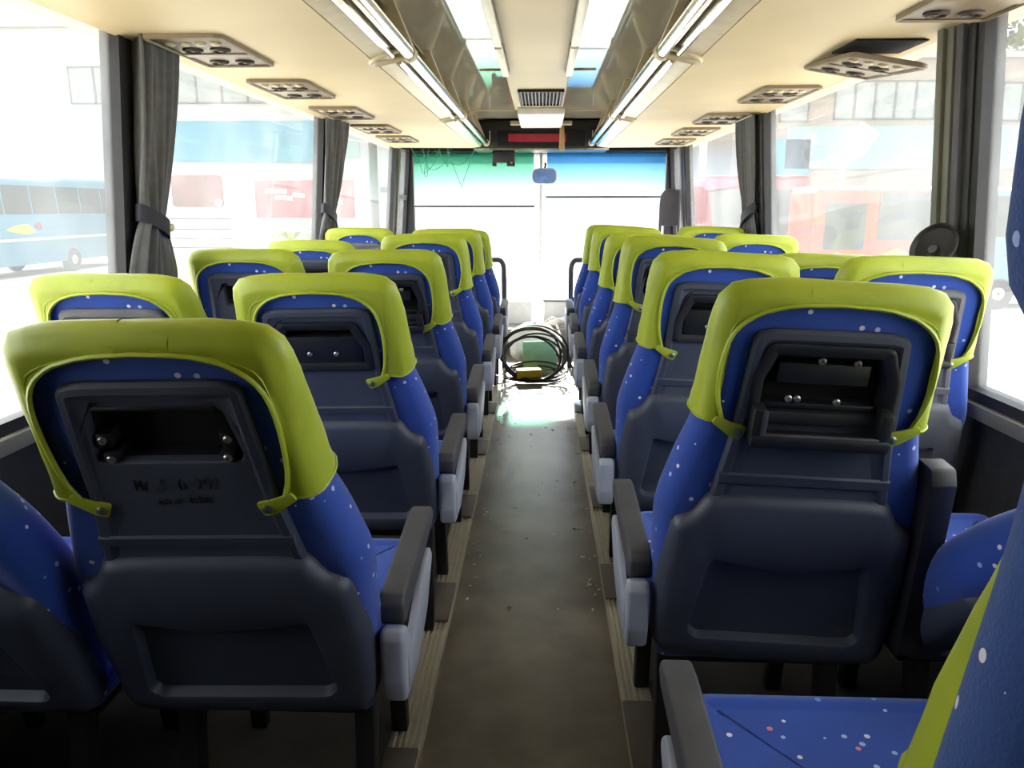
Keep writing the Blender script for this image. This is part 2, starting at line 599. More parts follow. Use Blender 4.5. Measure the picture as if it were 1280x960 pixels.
LW = [(0.45, 2.55), (2.66, 4.86), (4.98, 7.22), (7.36, 7.93)]
RW = [(0.45, 2.44), (2.61, 4.66), (4.82, 7.12), (7.30, 7.93)]
for i, (a, b) in enumerate(LW):
    side_window(i + 1, -1, a, b, bar=(1.42 if i == 3 else None))
for i, (a, b) in enumerate(RW):
    side_window(i + 5, 1, a, b, bar=None)
pillar('trim_5', -1, 2.55, 2.66, [(M['frame'], 0.01), (M['frame_grey'], 0.03)])
pillar('trim_6', -1, 4.86, 4.98, [(M['frame'], 0.01), (M['frame'], 0.03)])
pillar('trim_7', -1, 7.22, 7.36, [(M['frame'], 0.015), (M['frame_grey'], 0.03)])
pillar('trim_8', 1, 2.44, 2.61, [(M['frame'], 0.02), (M['frame_slate'], 0.035), (M['frame_grey'], 0.04), (M['frame_grey'], 0.05)])
pillar('trim_9', 1, 4.66, 4.82, [(M['frame'], 0.02), (M['frame'], 0.035)])
pillar('trim_10', 1, 7.12, 7.30, [(M['frame'], 0.02), (M['frame_slate'], 0.03)])

# windscreen
mb = MB()
mb.box(-1.46, -1.26, 7.93, 8.03, -0.1, 2.2)
mb.box(1.26, 1.46, 7.93, 8.03, -0.1, 2.2)
mb.box(-1.26, 1.26, 7.93, 8.03, 1.865, 2.2)
mb.box(-1.26, 1.26, 7.93, 8.03, -0.1, 0.06)
wf = struct('window_9', mb, M['frame'])
MB().box(-1.27, 1.27, 7.985, 7.992, 0.05, 1.88).build('window_pane', M['glass_front'], wf)
MB().box(0.005, 0.035, 7.955, 8.02, 0.05, 1.87).build('centre_post', M['white'], wf, bevel=0.006)
# dashboard ledge below the windscreen and step in front of the aisle
mb = MB()
mb.box(-1.38, 1.38, 7.45, 7.93, 0.0, 0.22)
struct('trim_11', mb, M['sill'], bevel=0.02)

# ------------------------------------------------------------------ luggage racks
def rack(s, label):
    root = empty('luggage_rack', (s * 0.95, 3.0, 1.9))
    P = Matrix.Translation((-s * 0.95, -3.0, -1.9))
    ye = 7.30
    mb = MB()
    prof = [(s * 1.296, 1.925), (s * 1.296, 1.868), (s * 1.25, 1.880), (s * 0.60, 1.876), (s * 0.60, 1.896), (s * 1.25, 1.91)]
    mb.prism(prof, Y0 + 0.01, ye, 'y', P)
    mb.build('shelf', M['cream'], root)
    mb = MB()
    prof = rounded([(s * 0.60, 1.876), (s * 0.53, 1.888), (s * 0.515, 1.915), (s * 0.53, 1.925), (s * 0.55, 1.905), (s * 0.60, 1.896)], 0.008, 3)
    mb.prism(prof, Y0 + 0.01, ye, 'y', P)
    mb.build('shelf_lip', M['bracket'], root)
    mb = MB()
    mb.prism([(s * 1.26, 1.912), (s * 1.296, 1.925), (s * 1.296, 2.155), (s * 1.16, 2.155)], Y0 + 0.01, ye, 'y', P)
    mb.build('rack_back', M['cream_dark'], root)
    # polished tubes with joint fittings and grab loops
    joints = [0.95, 3.10, 5.10, 7.22]
    prev = Y0 + 0.02
    for j in joints:
        MB().tube([(s * 0.475, prev + 0.03, 1.915), (s * 0.475, j - 0.03, 1.915)], 0.024, 14, mat=P).build('tube', M['tube'], root)
        MB().tube([(s * 0.522, prev + 0.03, 1.893), (s * 0.522, j - 0.12, 1.893)], 0.013, 10, mat=P).build('thin_tube', M['tube'], root)
        mb = MB()
        mb.tube([(s * 0.475, j - 0.035, 1.915), (s * 0.475, j - 0.02, 1.915), (s * 0.475, j + 0.02, 1.915), (s * 0.475, j + 0.035, 1.915)], [0.026, 0.030, 0.030, 0.026], 14, mat=P)
        mb.build('tube_joint', M['bracket'], root)
        if j < 7:
            pts = []
            for k in range(13):
                w = PI * k / 12
                pts.append((s * (0.475 + 0.125 * math.sin(w) ** 0.8 if 0 < k < 12 else 0.475), j - 0.02 - 0.14 * (1 - math.cos(w)) / 2 , 1.905 - 0.035 * math.sin(w)))
            MB().tube(pts, 0.013, 8, mat=P).build('grab_loop', M['bracket'], root)
        prev = j
    # bracket arms from the tube up to the ceiling
    for yb in [-0.6, 0.4, 1.4, 2.35, 3.25, 4.25, 5.2, 6.2, 7.1]:
        mb = MB()
        poly = rounded([(s * 0.465, 1.925), (s * 0.50, 1.915), (s * 0.66, 2.155), (s * 0.56, 2.155)], 0.01, 3)
        mb.prism(poly, yb - 0.035, yb + 0.035, 'y', P)
        mb.build('bracket_arm', M['bracket'], root, bevel=0.004)
        mb = MB()
        for q in (-0.02, 0.02):
            for zz, xx in ((2.02, 0.525), (2.09, 0.555)):
                mb.tube([(s * xx, yb + q, zz), (s * (xx - 0.012), yb + q, zz - 0.002)], 0.006, 8, mat=P)
        mb.build('bracket_screw', M['vent_dark'], root)
    # slim rod from bracket to bracket
    MB().tube([(s * 0.575, Y0 + 0.1, 2.10), (s * 0.575, 7.1, 2.10)], 0.008, 8, mat=P).build('stay_rod', M['tube'], root)
    tag(root, label, 'rack', 'luggage racks over the windows')
    return root

rack(-1, 'cream luggage rack with polished tube over the left windows')
rack(1, 'cream luggage rack with polished tube over the right windows')

# passenger service panels under the racks
def ring_mesh():
    mb = MB()
    mb.lathe([(0.034, 0.0), (0.034, -0.006), (0.027, -0.010), (0.022, -0.004), (0.008, -0.002), (0.007, -0.008), (0.001, -0.009)], 18)
    return mb.mesh('air_nozzle', M['vent_dark'])
def lens_mesh():
    mb = MB()
    mb.lathe([(0.017, 0.0), (0.017, -0.005), (0.010, -0.009), (0.001, -0.010)], 14)
    return mb.mesh('reading_lens', M['bracket'])
def bezel_mesh():
    mb = MB()
    poly = rounded([(-0.13, -0.26), (0.13, -0.26), (0.13, 0.26), (-0.13, 0.26)], 0.03, 4)
    inn = inset(poly if sum(poly[i - 1][0] * poly[i][1] - poly[i][0] * poly[i - 1][1] for i in range(len(poly))) > 0 else poly[::-1], 0.014)
    out = poly if sum(poly[i - 1][0] * poly[i][1] - poly[i][0] * poly[i - 1][1] for i in range(len(poly))) > 0 else poly[::-1]
    R = lambda p, z: [(a, b, z) for a, b in p]
    mb.rings([R(out, 0.0), R(out, -0.014), R(inset(out, 0.008), -0.016), R(inn, -0.010)], False, False)
    return mb.mesh('bezel', M['vent'])
def panel_mesh():
    mb = MB()
    mb.prism(rounded([(-0.12, -0.25), (0.12, -0.25), (0.12, 0.25), (-0.12, 0.25)], 0.025, 4), -0.008, 0.004, 'z')
    mb.box(-0.118, 0.118, 0.02, 0.07, -0.012, -0.006)
    return mb.mesh('panel', M['vent'], bevel=0.002)
V_ME = dict(noz=ring_mesh(), lens=lens_mesh(), bez=bezel_mesh(), pan=panel_mesh())

def service_panel(x, y, label, tilt=None, hole=False):
    z = 1.879
    root = empty('service_panel', (x, y, z))
    if tilt:
        root.rotation_euler = tilt
        root.location.z -= 0.035
    link('panel', V_ME['pan'], root)
    link('bezel', V_ME['bez'], root)
    s = 1 if x > 0 else -1
    for (a, b) in ((0.045, -0.05), (-0.05, -0.05), (0.045, 0.17), (-0.05, 0.17)):
        link('air_nozzle', V_ME['noz'], root, (a, b, -0.008))
    for (a, b) in ((0.07, -0.15), (0.02, -0.15), (-0.03, -0.15), (-0.08, -0.15)):
        link('reading_lens', V_ME['lens'], root, (a, b, -0.008))
    tag(root, label, 'vent', 'overhead service panels under the racks')
    return root

for x, y, lb in ((-1.105, 2.80, 'overhead air vent panel above the tied curtain nearest the camera'),
                 (-1.105, 3.68, 'second overhead vent panel on the left, behind the curtain-side one'),
                 (-1.105, 4.58, 'third overhead vent panel on the left, above the far grey curtain'),
                 (-1.105, 5.50, 'fourth overhead vent panel on the left, ahead of the far curtain'),
                 (-1.105, 6.30, 'fifth overhead vent panel on the left, last before the hanging wires'),
                 (1.15, 3.93, 'intact overhead vent panel just ahead of the hanging loose one'),
                 (1.115, 4.95, 'overhead vent panel right above the dark curtain on the right'),
                 (1.115, 5.78, 'overhead vent panel ahead of the right curtain, second from front'),
                 (1.115, 6.62, 'overhead vent panel nearest the windscreen on the right'),
                 (1.16, 2.16, 'overhead vent panel nearest the camera at upper right corner')):
    service_panel(x, y, lb)
service_panel(1.165, 2.97, 'loose overhead vent panel hanging from a dark hole on the right', tilt=(math.radians(5), math.radians(9), 0))
MB().box(1.04, 1.27, 2.70, 2.92, 1.872, 1.879).build('hole_shade_sheet', M['void'], bpy.data.objects['luggage_rack.001']).matrix_parent_inverse = Matrix.Translation((-0.95, -3.0, -1.9))  # shade of the hole painted as a near-black sheet on the shelf

# ------------------------------------------------------------------ ceiling fittings
for s in (-1, 1):
    for i, (ya, yb) in enumerate(((-0.30, 1.32), (1.34, 2.36), (2.38, 3.74), (3.76, 4.55))):
        root = empty('ceiling_light', (s * 0.175, (ya + yb) / 2, 2.085))
        h = (yb - ya) / 2
        MB().box(-0.022, 0.022, -h, h, -0.012, 0.0).build('light_tray', M['black'], root, bevel=0.004)
        MB().prism(rounded([(-0.018, -h + 0.01), (0.018, -h + 0.01), (0.018, h - 0.01), (-0.018, h - 0.01)], 0.01, 3), -0.030, -0.010, 'z').build('diffuser', M['diffuser'], root, bevel=0.004)
        side = 'left' if s < 0 else 'right'
        nth = ['hindmost', 'third from front', 'second from front', 'foremost'][i]
        tag(root, '%s unlit cream lamp cover along the %s edge of the ceiling spine' % (nth, side), 'lamp', 'lamp covers along the ceiling spine')

gr = empty('ceiling_grille', (0.02, 5.56, 2.085))
MB().box(-0.145, 0.145, -0.34, 0.34, -0.004, 0.002).build('grille_back', M['void'], gr)
sl = MB()
sl.box(-0.004, 0.004, -0.33, 0.33, -0.016, -0.002)
sl_me = sl.mesh('slat', M['frame_slate'])
for k in range(12):
    link('slat', sl_me, gr, (-0.132 + 0.024 * k, 0, 0))
mb = MB()
for a, b, c, d in ((-0.15, 0.15, -0.35, -0.335), (-0.15, 0.15, 0.335, 0.35), (-0.15, -0.14, -0.35, 0.35), (0.14, 0.15, -0.35, 0.35)):
    mb.box(a, b, c, d, -0.018, 0.0)
mb.build('grille_frame', M['frame'], gr)
tag(gr, 'dark slatted air return grille in the ceiling spine', 'grille')

fl = empty('ceiling_hatch', (0.02, 6.65, 2.085))
MB().prism(rounded([(-0.18, -0.52), (0.18, -0.52), (0.18, 0.52), (-0.18, 0.52)], 0.03, 4), -0.05, 0.0, 'z').build('hatch_lid', M['white'], fl, bevel=0.008)
MB().box(-0.09, 0.09, 0.52, 0.56, -0.045, -0.015).build('hatch_latch', M['red'], fl)
MB().box(-0.27, 0.27, 0.40, 0.50, -0.03, 0.0).build('hatch_hinge', M['bracket'], fl, bevel=0.004)
tag(fl, 'bright white hatch at the front end of the ceiling spine', 'hatch')

hd = empty('header_box', (0.02, 7.55, 1.99))
MB().box(-0.62, 0.62, -0.16, 0.28, -0.125, 0.14).build('housing', M['black'], hd, bevel=0.012)
MB().box(-0.40, 0.40, -0.172, -0.158, -0.095, 0.045).build('display_window', M['void'], hd)
MB().box(-0.30, 0.23, -0.180, -0.170, -0.055, 0.015).build('red_panel', M['red'], hd)
mb = MB()
for sx in (-0.47, 0.47):
    mb.tube([(sx, -0.172, -0.06), (sx, -0.19, -0.06), (sx, -0.19, 0.04), (sx, -0.172, 0.04)], 0.006, 8)
mb.build('latch', M['bolt'], hd)
MB().box(-0.62, 0.62, -0.178, -0.155, -0.128, -0.112).build('edge_strip', M['tube'], hd)
tag(hd, 'black display housing with dark red strip above the windscreen', 'display')

cb = empty('camera_box', (-0.33, 7.52, 1.80))
MB().box(-0.105, 0.105, -0.05, 0.05, -0.045, 0.062).build('body', M['black'], cb, bevel=0.008)
MB().box(-0.105, -0.07, -0.05, 0.05, -0.075, -0.04).build('clip', M['black'], cb)
MB().box(0.03, 0.105, -0.05, 0.05, -0.075, -0.04).build('lens_block', M['black'], cb)
MB().tube([(0.075, -0.05, -0.045), (0.075, -0.056, -0.045)], 0.010, 10).build('lens', M['bolt'], cb)
tag(cb, 'small black box hanging below the left end of the header', 'box')

# tan rope tassel
mb = MB()
for k in range(5):
    ph = k * 1.26
    pts = [(0.205 + 0.014 * math.cos(ph + i * 0.9), 7.17 + 0.014 * math.sin(ph + i * 0.9), 2.10 - i * 0.018 + 0.0) for i in range(15)]
    mb.tube(pts, [0.006 + 0.0006 * i for i in range(15)], 6)
tag(mb.build('hanging_rope', M['rope']), 'tan twisted rope hanging in front of the red display strip', 'rope')

# mirror
mr_ = empty('rear_view_mirror', (0.055, 7.62, 1.64))
mb = MB()
poly = rounded([(-0.125, -0.075), (0.125, -0.075), (0.125, 0.075), (-0.125, 0.075)], 0.07, 6)
mb.prism(poly, 0.0, 0.035, 'y')
mb.build('mirror_shell', M['white'], mr_, bevel=0.008)
MB().prism([(a * 0.9, b * 0.9) for a, b in poly], -0.006, 0.002, 'y').build('mirror_face', M['mirror'], mr_)  # mottled pale blue colour instead of a mirror surface
MB().tube([(0.0, 0.03, 0.05), (0.01, 0.14, 0.12), (0.0, 0.34, 0.14)], 0.010, 8).build('mirror_arm', M['black'], mr_)
tag(mr_, 'oval pale blue mirror hanging before the windscreen centre', 'mirror')

# roller blinds of dyed film
def blind(x0, x1, zt, zb, film, label):
    root = empty('roller_blind', ((x0 + x1) / 2, 7.86, zt))
    h = (x1 - x0) / 2
    MB().box(-h, h, -0.001, 0.001, zb - zt, 0).build('film_sheet', M[film], root)
    MB().box(-h - 0.01, h + 0.01, -0.008, 0.008, zb - zt - 0.022, zb - zt).build('bottom_rail', M['frame_slate'], root, bevel=0.003)
    MB().tube([(-h, 0, 0.012), (h, 0, 0.012)], 0.016, 10).build('roller', M['black'], root)
    tag(root, label, 'blind', 'film blinds on the windscreen')
blind(-1.24, -0.05, 1.875, 1.37, 'film_green', 'green tinted film blind over the left half of the windscreen')
blind(0.08, 1.24, 1.875, 1.46, 'film_blue', 'blue tinted film blind over the right half of the windscreen')

# loose wires at the front left
rnd = random.Random(3)
mb = MB()
for k in range(6):
    x = -1.16 + 0.07 * k
    a = rnd.uniform(0.10, 0.34)
    pts = []
    x2 = x + rnd.uniform(-0.05, 0.5)
    for i in range(13):
        t = i / 12
        pts.append((x + (x2 - x) * t + 0.02 * math.sin(9 * t + k), 7.26 + 0.03 * math.sin(5 * t + k), 1.87 - a * math.sin(PI * min(1, t * 1.02)) * (1.0 if k % 3 else 1.4)))
    mb.tube(pts, 0.0028, 5)
tag(mb.build('loose_wires', M['wire']), 'tangle of thin dark green wires dangling at the front left', 'wires')

# ------------------------------------------------------------------ seats
NP = 96
# outlines in (u, v): u across, v up along the back; back frame: x = u, y = forward, z = v
def sym(right):
    """mirror a right half (from top centre down to bottom centre) into a closed outline"""
    return right + [(-a, b) for a, b in right[::-1]]

BACK_OUT = resample(rounded(sym([(0.12, 0.828), (0.200, 0.818), (0.210, 0.70), (0.217, 0.55), (0.244, 0.45), (0.270, 0.34), (0.256, 0.10), (0.230, -0.02)]),
                            [0.8, 0.075, 0.3, 0.3, 0.2, 0.2, 0.2, 0.05] + [0.05, 0.2, 0.2, 0.2, 0.3, 0.3, 0.075, 0.8]), NP)
def pillow_prof(R, d, yc, n=5):
    """(inset, y) from rear flat to outer edge to front flat"""
    out = []
    for k in range(n + 1):
        w = PI / 2 * k / n
        out.append((R * (1 - math.sin(w)), yc - d * math.cos(w)))
    for k in range(1, n + 1):
        w = PI / 2 * (1 - k / n)
        out.append((R * (1 - math.sin(w)), yc + d * math.cos(w)))
    return out

def taper(p):
    """the head end is thinner than the lumbar end"""
    x, y, z = p
    if y > 0 and z > 0.42:
        t = min(1, (z - 0.42) / 0.40)
        y *= 1 - 0.60 * t ** 1.4
        z -= 0.10 * y * t
    return (x, y, z)

def backrest_mesh(mat, name='backrest'):
    mb = MB()
    R, d, yc = 0.04, 0.060, 0.060
    pr = pillow_prof(R, d, yc, 6)
    rr = []
    rr += [ring3(inset(BACK_OUT, e), y) for e, y in pr]
    # front: a shallow hollow between the side bolsters
    rr += [ring3(inset(BACK_OUT, 0.085), 0.122), ring3(inset(BACK_OUT, 0.11), 0.108)]
    hollow = [ring3(inset(BACK_OUT, 0.095), 0.037), ring3(inset(BACK_OUT, 0.090), 0.002)]      # pocket for the shell
    mb.rings(hollow + [[taper(p) for p in r] for r in rr])
    return mb.mesh(name, mat, angle=50)

def wob(i, j, amp):
    return amp * (math.sin(i * 0.9 + j * 1.7) + math.sin(i * 0.37 - j * 0.8) + 0.6 * math.sin(i * 2.1 + j)) / 2.6

def cover_mesh(arch=0.175, vtop=0.800, drop=0.545, seed=0, flare=0.0):
    """lime head cover: wraps sides, top and front; arched opening at the rear. Returns mesh and rear plane y"""
    g = 0.010
    big = inset(BACK_OUT, -g)
    # points of the outline above the hem, left bottom -> over the top -> right bottom
    idx = [i for i in range(NP) if big[i][1] > drop]
    k0 = [i for i in idx if big[i][0] < 0]
    k1 = [i for i in idx if big[i][0] >= 0]
    k0.sort(key=lambda i: big[i][1])
    k1.sort(key=lambda i: -big[i][1])
    order = k0 + k1                             # left hem, top, right hem
    # insert exact hem points
    n = len(order)
    R, d, yc = 0.036, 0.070, 0.060
    normals = {}
    def ins(i, e):
        a, b = Vector(big[i - 1]), Vector(big[(i + 1) % NP])
        t = (b - a)
        t.normalize()
        nr = Vector((-t.y, t.x))
        q = Vector(big[i]) + nr * e
        return q.x, q.y
    # opening curve, same count
    op_poly = []
    aw = arch
    key = [(-aw * 0.88, drop - 0.012), (-aw * 0.99, drop + 0.045)]
    for k in range(9):
        w = PI - PI * k / 8
        c_, s_ = math.cos(w), math.sin(w)
        key.append((math.copysign(abs(c_) ** 0.72, c_) * aw * 1.02, vtop - 0.135 + 0.135 * abs(s_) ** 0.72))
    key += [(aw * 0.99, drop + 0.045), (aw * 0.88, drop - 0.012)]
    def cat(t):
        m = len(key) - 1
        x = t * m
        i = min(int(x), m - 1)
        f = x - i
        p0, p1, p2, p3 = key[max(i - 1, 0)], key[i], key[i + 1], key[min(i + 2, m)]
        r = []
        for c in (0, 1):
            r.append(0.5 * (2 * p1[c] + (p2[c] - p0[c]) * f + (2 * p0[c] - 5 * p1[c] + 4 * p2[c] - p3[c]) * f * f + (3 * p1[c] - p0[c] - 3 * p2[c] + p3[c]) * f ** 3))
        return r
    # arc length parameter along the outline
    L = [0]
    for a, b in zip(order, order[1:]):
        L.append(L[-1] + (Vector(big[a]) - Vector(big[b])).length)
    rows = []
    for j, i in enumerate(order):
        t = L[j] / L[-1]
        ou, ov = cat(t)
        iu, iv = ins(i, R)
        row = []
        yr = yc - d
        # rear flat from opening to rounded rim
        for k in range(5):
            f = k / 5
            w = wob(j, k, 0.0022) * (0.3 + f)
            hem = -0.004 if k == 0 else (-0.0045 if k == 1 else 0)
            row.append((ou + (iu - ou) * f, yr - w * 0.6 + hem * 0.5, ov + (iv - ov) * f))
        for k in range(13):
            w = PI * k / 12
            e = R * (1 - math.sin(w))
            u, v = ins(i, e - wob(j, k + 5, 0.0024))
            row.append((u, yc - d * math.cos(w), v))
        rows.append(row)
    # clip hem: push lowest row onto the hem line
    for r, sgn in ((rows[0], -1), (rows[-1], 1)):
        for q in range(len(r)):
            v = r[q][2]
            r[q] = (r[q][0], r[q][1], drop + (0 if q > 4 else (v - drop) * (1 - q / 5)))
    rows = [[taper(p) for p in r] for r in rows]
    mb = MB()
    m = len(rows[0])
    vs = [p for r in rows for p in r]
    fs = []
    for a in range(len(rows) - 1):
        for b in range(m - 1):
            fs.append((a * m + b, a * m + b + 1, (a + 1) * m + b + 1, (a + 1) * m + b))
    fs.append(tuple(a * m + m - 1 for a in range(len(rows))))       # front face
    mb.add(vs, fs)
    # piped edge round the opening and along both hems
    mb.tube([(p[0][0], p[0][1] - 0.001, p[0][2]) for p in rows], 0.0042, 6)
    for r in (rows[0], rows[-1]):
        mb.tube([(p[0], p[1], p[2]) for p in r], 0.0028, 5)
    # raised seam a little outside the opening
    mb.tube([(r[2][0], r[2][1] - 0.0005, r[2][2]) for r in rows], 0.0018, 5)
    return mb.mesh('headrest_cover', M['lime'], angle=60), rows

def strap_mesh(s, u_in, drop):
    """tongue that buttons the cover to the shell"""
    mb = MB()
    poly = rounded([(s * (u_in + 0.050), drop + 0.014), (s * (u_in + 0.058), drop + 0.000), (s * (u_in + 0.02), drop - 0.028), (s * u_in, drop - 0.034), (s * (u_in - 0.012), drop - 0.006), (s * (u_in + 0.02), drop + 0.002)], 0.006, 3)
    mb.prism(poly, -0.0175, -0.0120, 'y')
    return mb.mesh('strap', M['lime'], bevel=0.0015)

def snap_mesh():
    mb = MB()
    Rm = Matrix.Rotation(PI / 2, 4, 'X')
    mb.lathe([(0.0085, 0.0), (0.0085, 0.002), (0.006, 0.004), (0.001, 0.0048)], 14, Rm)
    return mb.mesh('snap_button', M['snap'])

UP_OUT = resample(rounded(sym([(0.10, 0.750), (0.140, 0.744), (0.156, 0.52), (0.182, 0.345), (0.10, 0.335)]), [0.02, 0.035, 0.2, 0.02, 0.02] + [0.02, 0.02, 0.2, 0.035, 0.02]), NP)
def upper_panel(mat, hole):
    mb = MB()
    H = resample(hole, NP)
    rr = [ring3(UP_OUT, 0.012), ring3(UP_OUT, -0.006), ring3(inset(UP_OUT, 0.006), -0.013), ring3(inset(UP_OUT, 0.017), -0.0145), ring3(inset(UP_OUT, 0.024), -0.010),
          ring3(inset(H, -0.012), -0.010), ring3(inset(H, -0.003), -0.009), ring3(H, -0.004), ring3(H, 0.032)]
    mb.rings(rr, False, False)
    # shallow horizontal ledge below the recess
    mb.prism([(-0.012, 0.452), (-0.016, 0.448), (-0.016, 0.430), (-0.010, 0.426), (0.0, 0.44)], -0.165, 0.165, 'x')
    return mb.mesh('upper_panel', mat, angle=40)

LOW_OUT = resample(rounded(sym([(0.10, 0.405), (0.178, 0.402), (0.202, 0.352), (0.240, 0.338), (0.253, 0.20), (0.251, 0.03), (0.234, -0.012), (0.10, -0.020)]),
                           [0.02, 0.03, 0.03, 0.03, 0.2, 0.04, 0.03, 0.02] + [0.02, 0.03, 0.04, 0.2, 0.03, 0.03, 0.03, 0.02]), NP)
def lower_shell(mat):
    mb = MB()
    pk = resample(rounded([(-0.158, 0.258), (0.0, 0.232), (0.158, 0.258), (0.182, 0.070), (0.162, 0.052), (-0.162, 0.052), (-0.182, 0.070)], [0.008, 0.15, 0.008, 0.02, 0.02, 0.02, 0.02]), NP)
    rr = [ring3(LOW_OUT, 0.03), ring3(LOW_OUT, 0.002), ring3(inset(LOW_OUT, 0.004), -0.012), ring3(inset(LOW_OUT, 0.012), -0.024), ring3(inset(LOW_OUT, 0.026), -0.031),
          ring3(inset(pk, -0.008), -0.037), ring3(inset(pk, -0.001), -0.034), ring3(inset(pk, 0.006), -0.014), ring3(inset(pk, 0.03), -0.010)]
    mb.rings(rr, False, True)
    return mb.mesh('lower_shell', mat, angle=40)

HOLES = {
    'A': rounded([(-0.105, 0.706), (0.100, 0.706), (0.118, 0.604), (-0.118, 0.604)], 0.012),
    'B': rounded([(-0.095, 0.712), (0.095, 0.712), (0.128, 0.640), (0.128, 0.572), (-0.128, 0.572), (-0.128, 0.640)], 0.012),
    'C': rounded([(-0.108, 0.722), (0.108, 0.722), (0.132, 0.655), (0.132, 0.568), (-0.132, 0.568), (-0.132, 0.655)], 0.012),
    'D': rounded([(-0.085, 0.700), (0.085, 0.700), (0.085, 0.620), (-0.085, 0.620)], 0.008),
    'E': rounded([(-0.112, 0.715), (0.112, 0.715), (0.120, 0.600), (-0.120, 0.600)], 0.012),
}
def recess_box(kind):
    mb = MB()
    H = resample(HOLES[kind], NP)
    mb.rings([ring3(inset(H, -0.001), -0.003), ring3(inset(H, 0.002), 0.033), ring3(inset(H, 0.02), 0.034)], False, True)
    return mb
def bolt_mesh(r=0.007):
    mb = MB()
    Rm = Matrix.Rotation(PI / 2, 4, 'X')
    mb.lathe([(r, 0.0), (r, 0.003), (r * 0.7, 0.005), (r * 0.35, 0.005), (r * 0.3, 0.003)], 12, Rm)
    return mb.mesh('bolt', M['bolt'])
BOLT = bolt_mesh()

REC = {}
def recess_parts(kind):
    """list of (name, mesh, parent index, location)"""
    if kind in REC:
        return REC[kind]
    L = []
    L.append(('screen_recess', recess_box(kind).mesh('screen_recess', M['shell'] if kind == 'E' else M['void'], angle=40), None))
    if kind == 'A':
        mb = MB()
        for s in (-1, 1):
            mb.box(*sorted((s * 0.085, s * 0.108)), -0.004, 0.03, 0.628, 0.655)
            mb.box(*sorted((s * 0.080, s * 0.104)), -0.008, 0.03, 0.604, 0.620)
        mb.box(-0.10, 0.095, -0.010, 0.0, 0.700, 0.709)
        L.append(('screen_bracket', mb.mesh('screen_bracket', M['black'], bevel=0.003), 0))
        for s in (-1, 1):
            L.append(('bolt', BOLT, 0, (s * 0.098, -0.004, 0.644)))
            L.append(('bolt', BOLT, 0, (s * 0.092, -0.008, 0.611)))
    if kind in ('B', 'C'):
        mb = MB()
        H = resample(HOLES[kind], NP)
        mb.rings([ring3(inset(H, -0.004), -0.008), ring3(inset(H, -0.003), -0.017), ring3(inset(H, 0.004), -0.019), ring3(inset(H, 0.020), -0.012), ring3(inset(H, 0.024), 0.012)], False, False)
        L.append(('screen_housing', mb.mesh('screen_housing', M['black'], angle=40), 0))
        mb = MB()
        if kind == 'B':
            mb.box(-0.105, 0.105, -0.006, 0.03, 0.592, 0.668)
        else:
            mb.box(-0.085, 0.085, 0.002, 0.03, 0.640, 0.682)
            mb.box(-0.108, 0.108, -0.004, 0.03, 0.590, 0.604)
        L.append(('screen_bracket', mb.mesh('screen_bracket', M['black'], bevel=0.004), 0))
        if kind == 'B':
            for x in (-0.035, 0.035):
                L.append(('bolt', BOLT, 0, (x, -0.007, 0.618)))
        else:
            for x, z in ((-0.01, 0.690), (0.055, 0.688), (-0.058, 0.612), (-0.042, 0.612), (0.032, 0.609)):
                L.append(('bolt', BOLT, 0, (x, -0.002, z)))
    if kind == 'C':
        mb = MB()
        pts = [(-0.118, -0.020, 0.620), (-0.118, -0.052, 0.600), (-0.116, -0.060, 0.558), (-0.106, -0.062, 0.545), (0.106, -0.062, 0.545), (0.116, -0.060, 0.558), (0.118, -0.052, 0.600), (0.118, -0.020, 0.620)]
        for i in range(len(pts) - 1):
            pass
        mb.box(-0.128, 0.128, -0.052, -0.012, 0.528, 0.552)
        mb.box(-0.128, -0.104, -0.046, -0.010, 0.528, 0.606)
        mb.box(0.104, 0.128, -0.046, -0.010, 0.528, 0.606)
        L.append(('flap_frame', mb.mesh('flap_frame', M['black'], bevel=0.005), 0))
        mb = MB()
        mb.box(-0.108, 0.108, -0.047, -0.040, 0.5505, 0.556)
        mb.box(-0.112, -0.102, -0.048, -0.044, 0.552, 0.604)
        L.append(('metal_edge', mb.mesh('metal_edge', M['frame_slate'], bevel=0.001), 0))
    if kind == 'D':
        pass
    REC[kind] = L
    return L

def cushion_mesh(mat):
    """seat cushion: rounded box with soft front"""
    mb = MB()
    out = rounded([(-0.238, -0.015), (0.238, -0.015), (0.245, 0.54), (-0.245, 0.54)], [0.03, 0.03, 0.06, 0.06], 6)
    prof = [(0.03, 0.0), (0.008, 0.012), (0.0, 0.04), (0.0, 0.075), (0.008, 0.098), (0.026, 0.108), (0.042, 0.108), (0.050, 0.104), (0.058, 0.103)]
    area = sum(out[i - 1][0] * out[i][1] - out[i][0] * out[i - 1][1] for i in range(len(out)))
    if area < 0:
        out = out[::-1]
    rr = []
    for e, z in prof:
        r = []
        for (x, y) in inset(out, e):
            r.append((x, y, 0.372 + z + 0.03 * max(0, y) / 0.5 * (z / 0.108)))
        rr.append(r)
    mb.rings(rr)
    return mb.mesh('seat_cushion', mat, angle=50)

def cushion_base():
    mb = MB()
    mb.box(-0.215, 0.215, 0.03, 0.46, 0.345, 0.376)
    return mb.mesh('seat_pan', M['leg'], bevel=0.006)

def arm_pad(s):
    mb = MB()
    poly = rounded([(0.02, 0.555), (0.40, 0.600), (0.425, 0.622), (0.41, 0.645), (0.36, 0.650), (0.02, 0.622), (0.0, 0.605), (0.005, 0.57)], 0.012, 3)
    a, b = sorted((s * 0.250, s * 0.300))
    mb.prism(poly, a, b, 'x')
    return mb.mesh('arm_pad', M['arm'], bevel=0.007, segs=3)

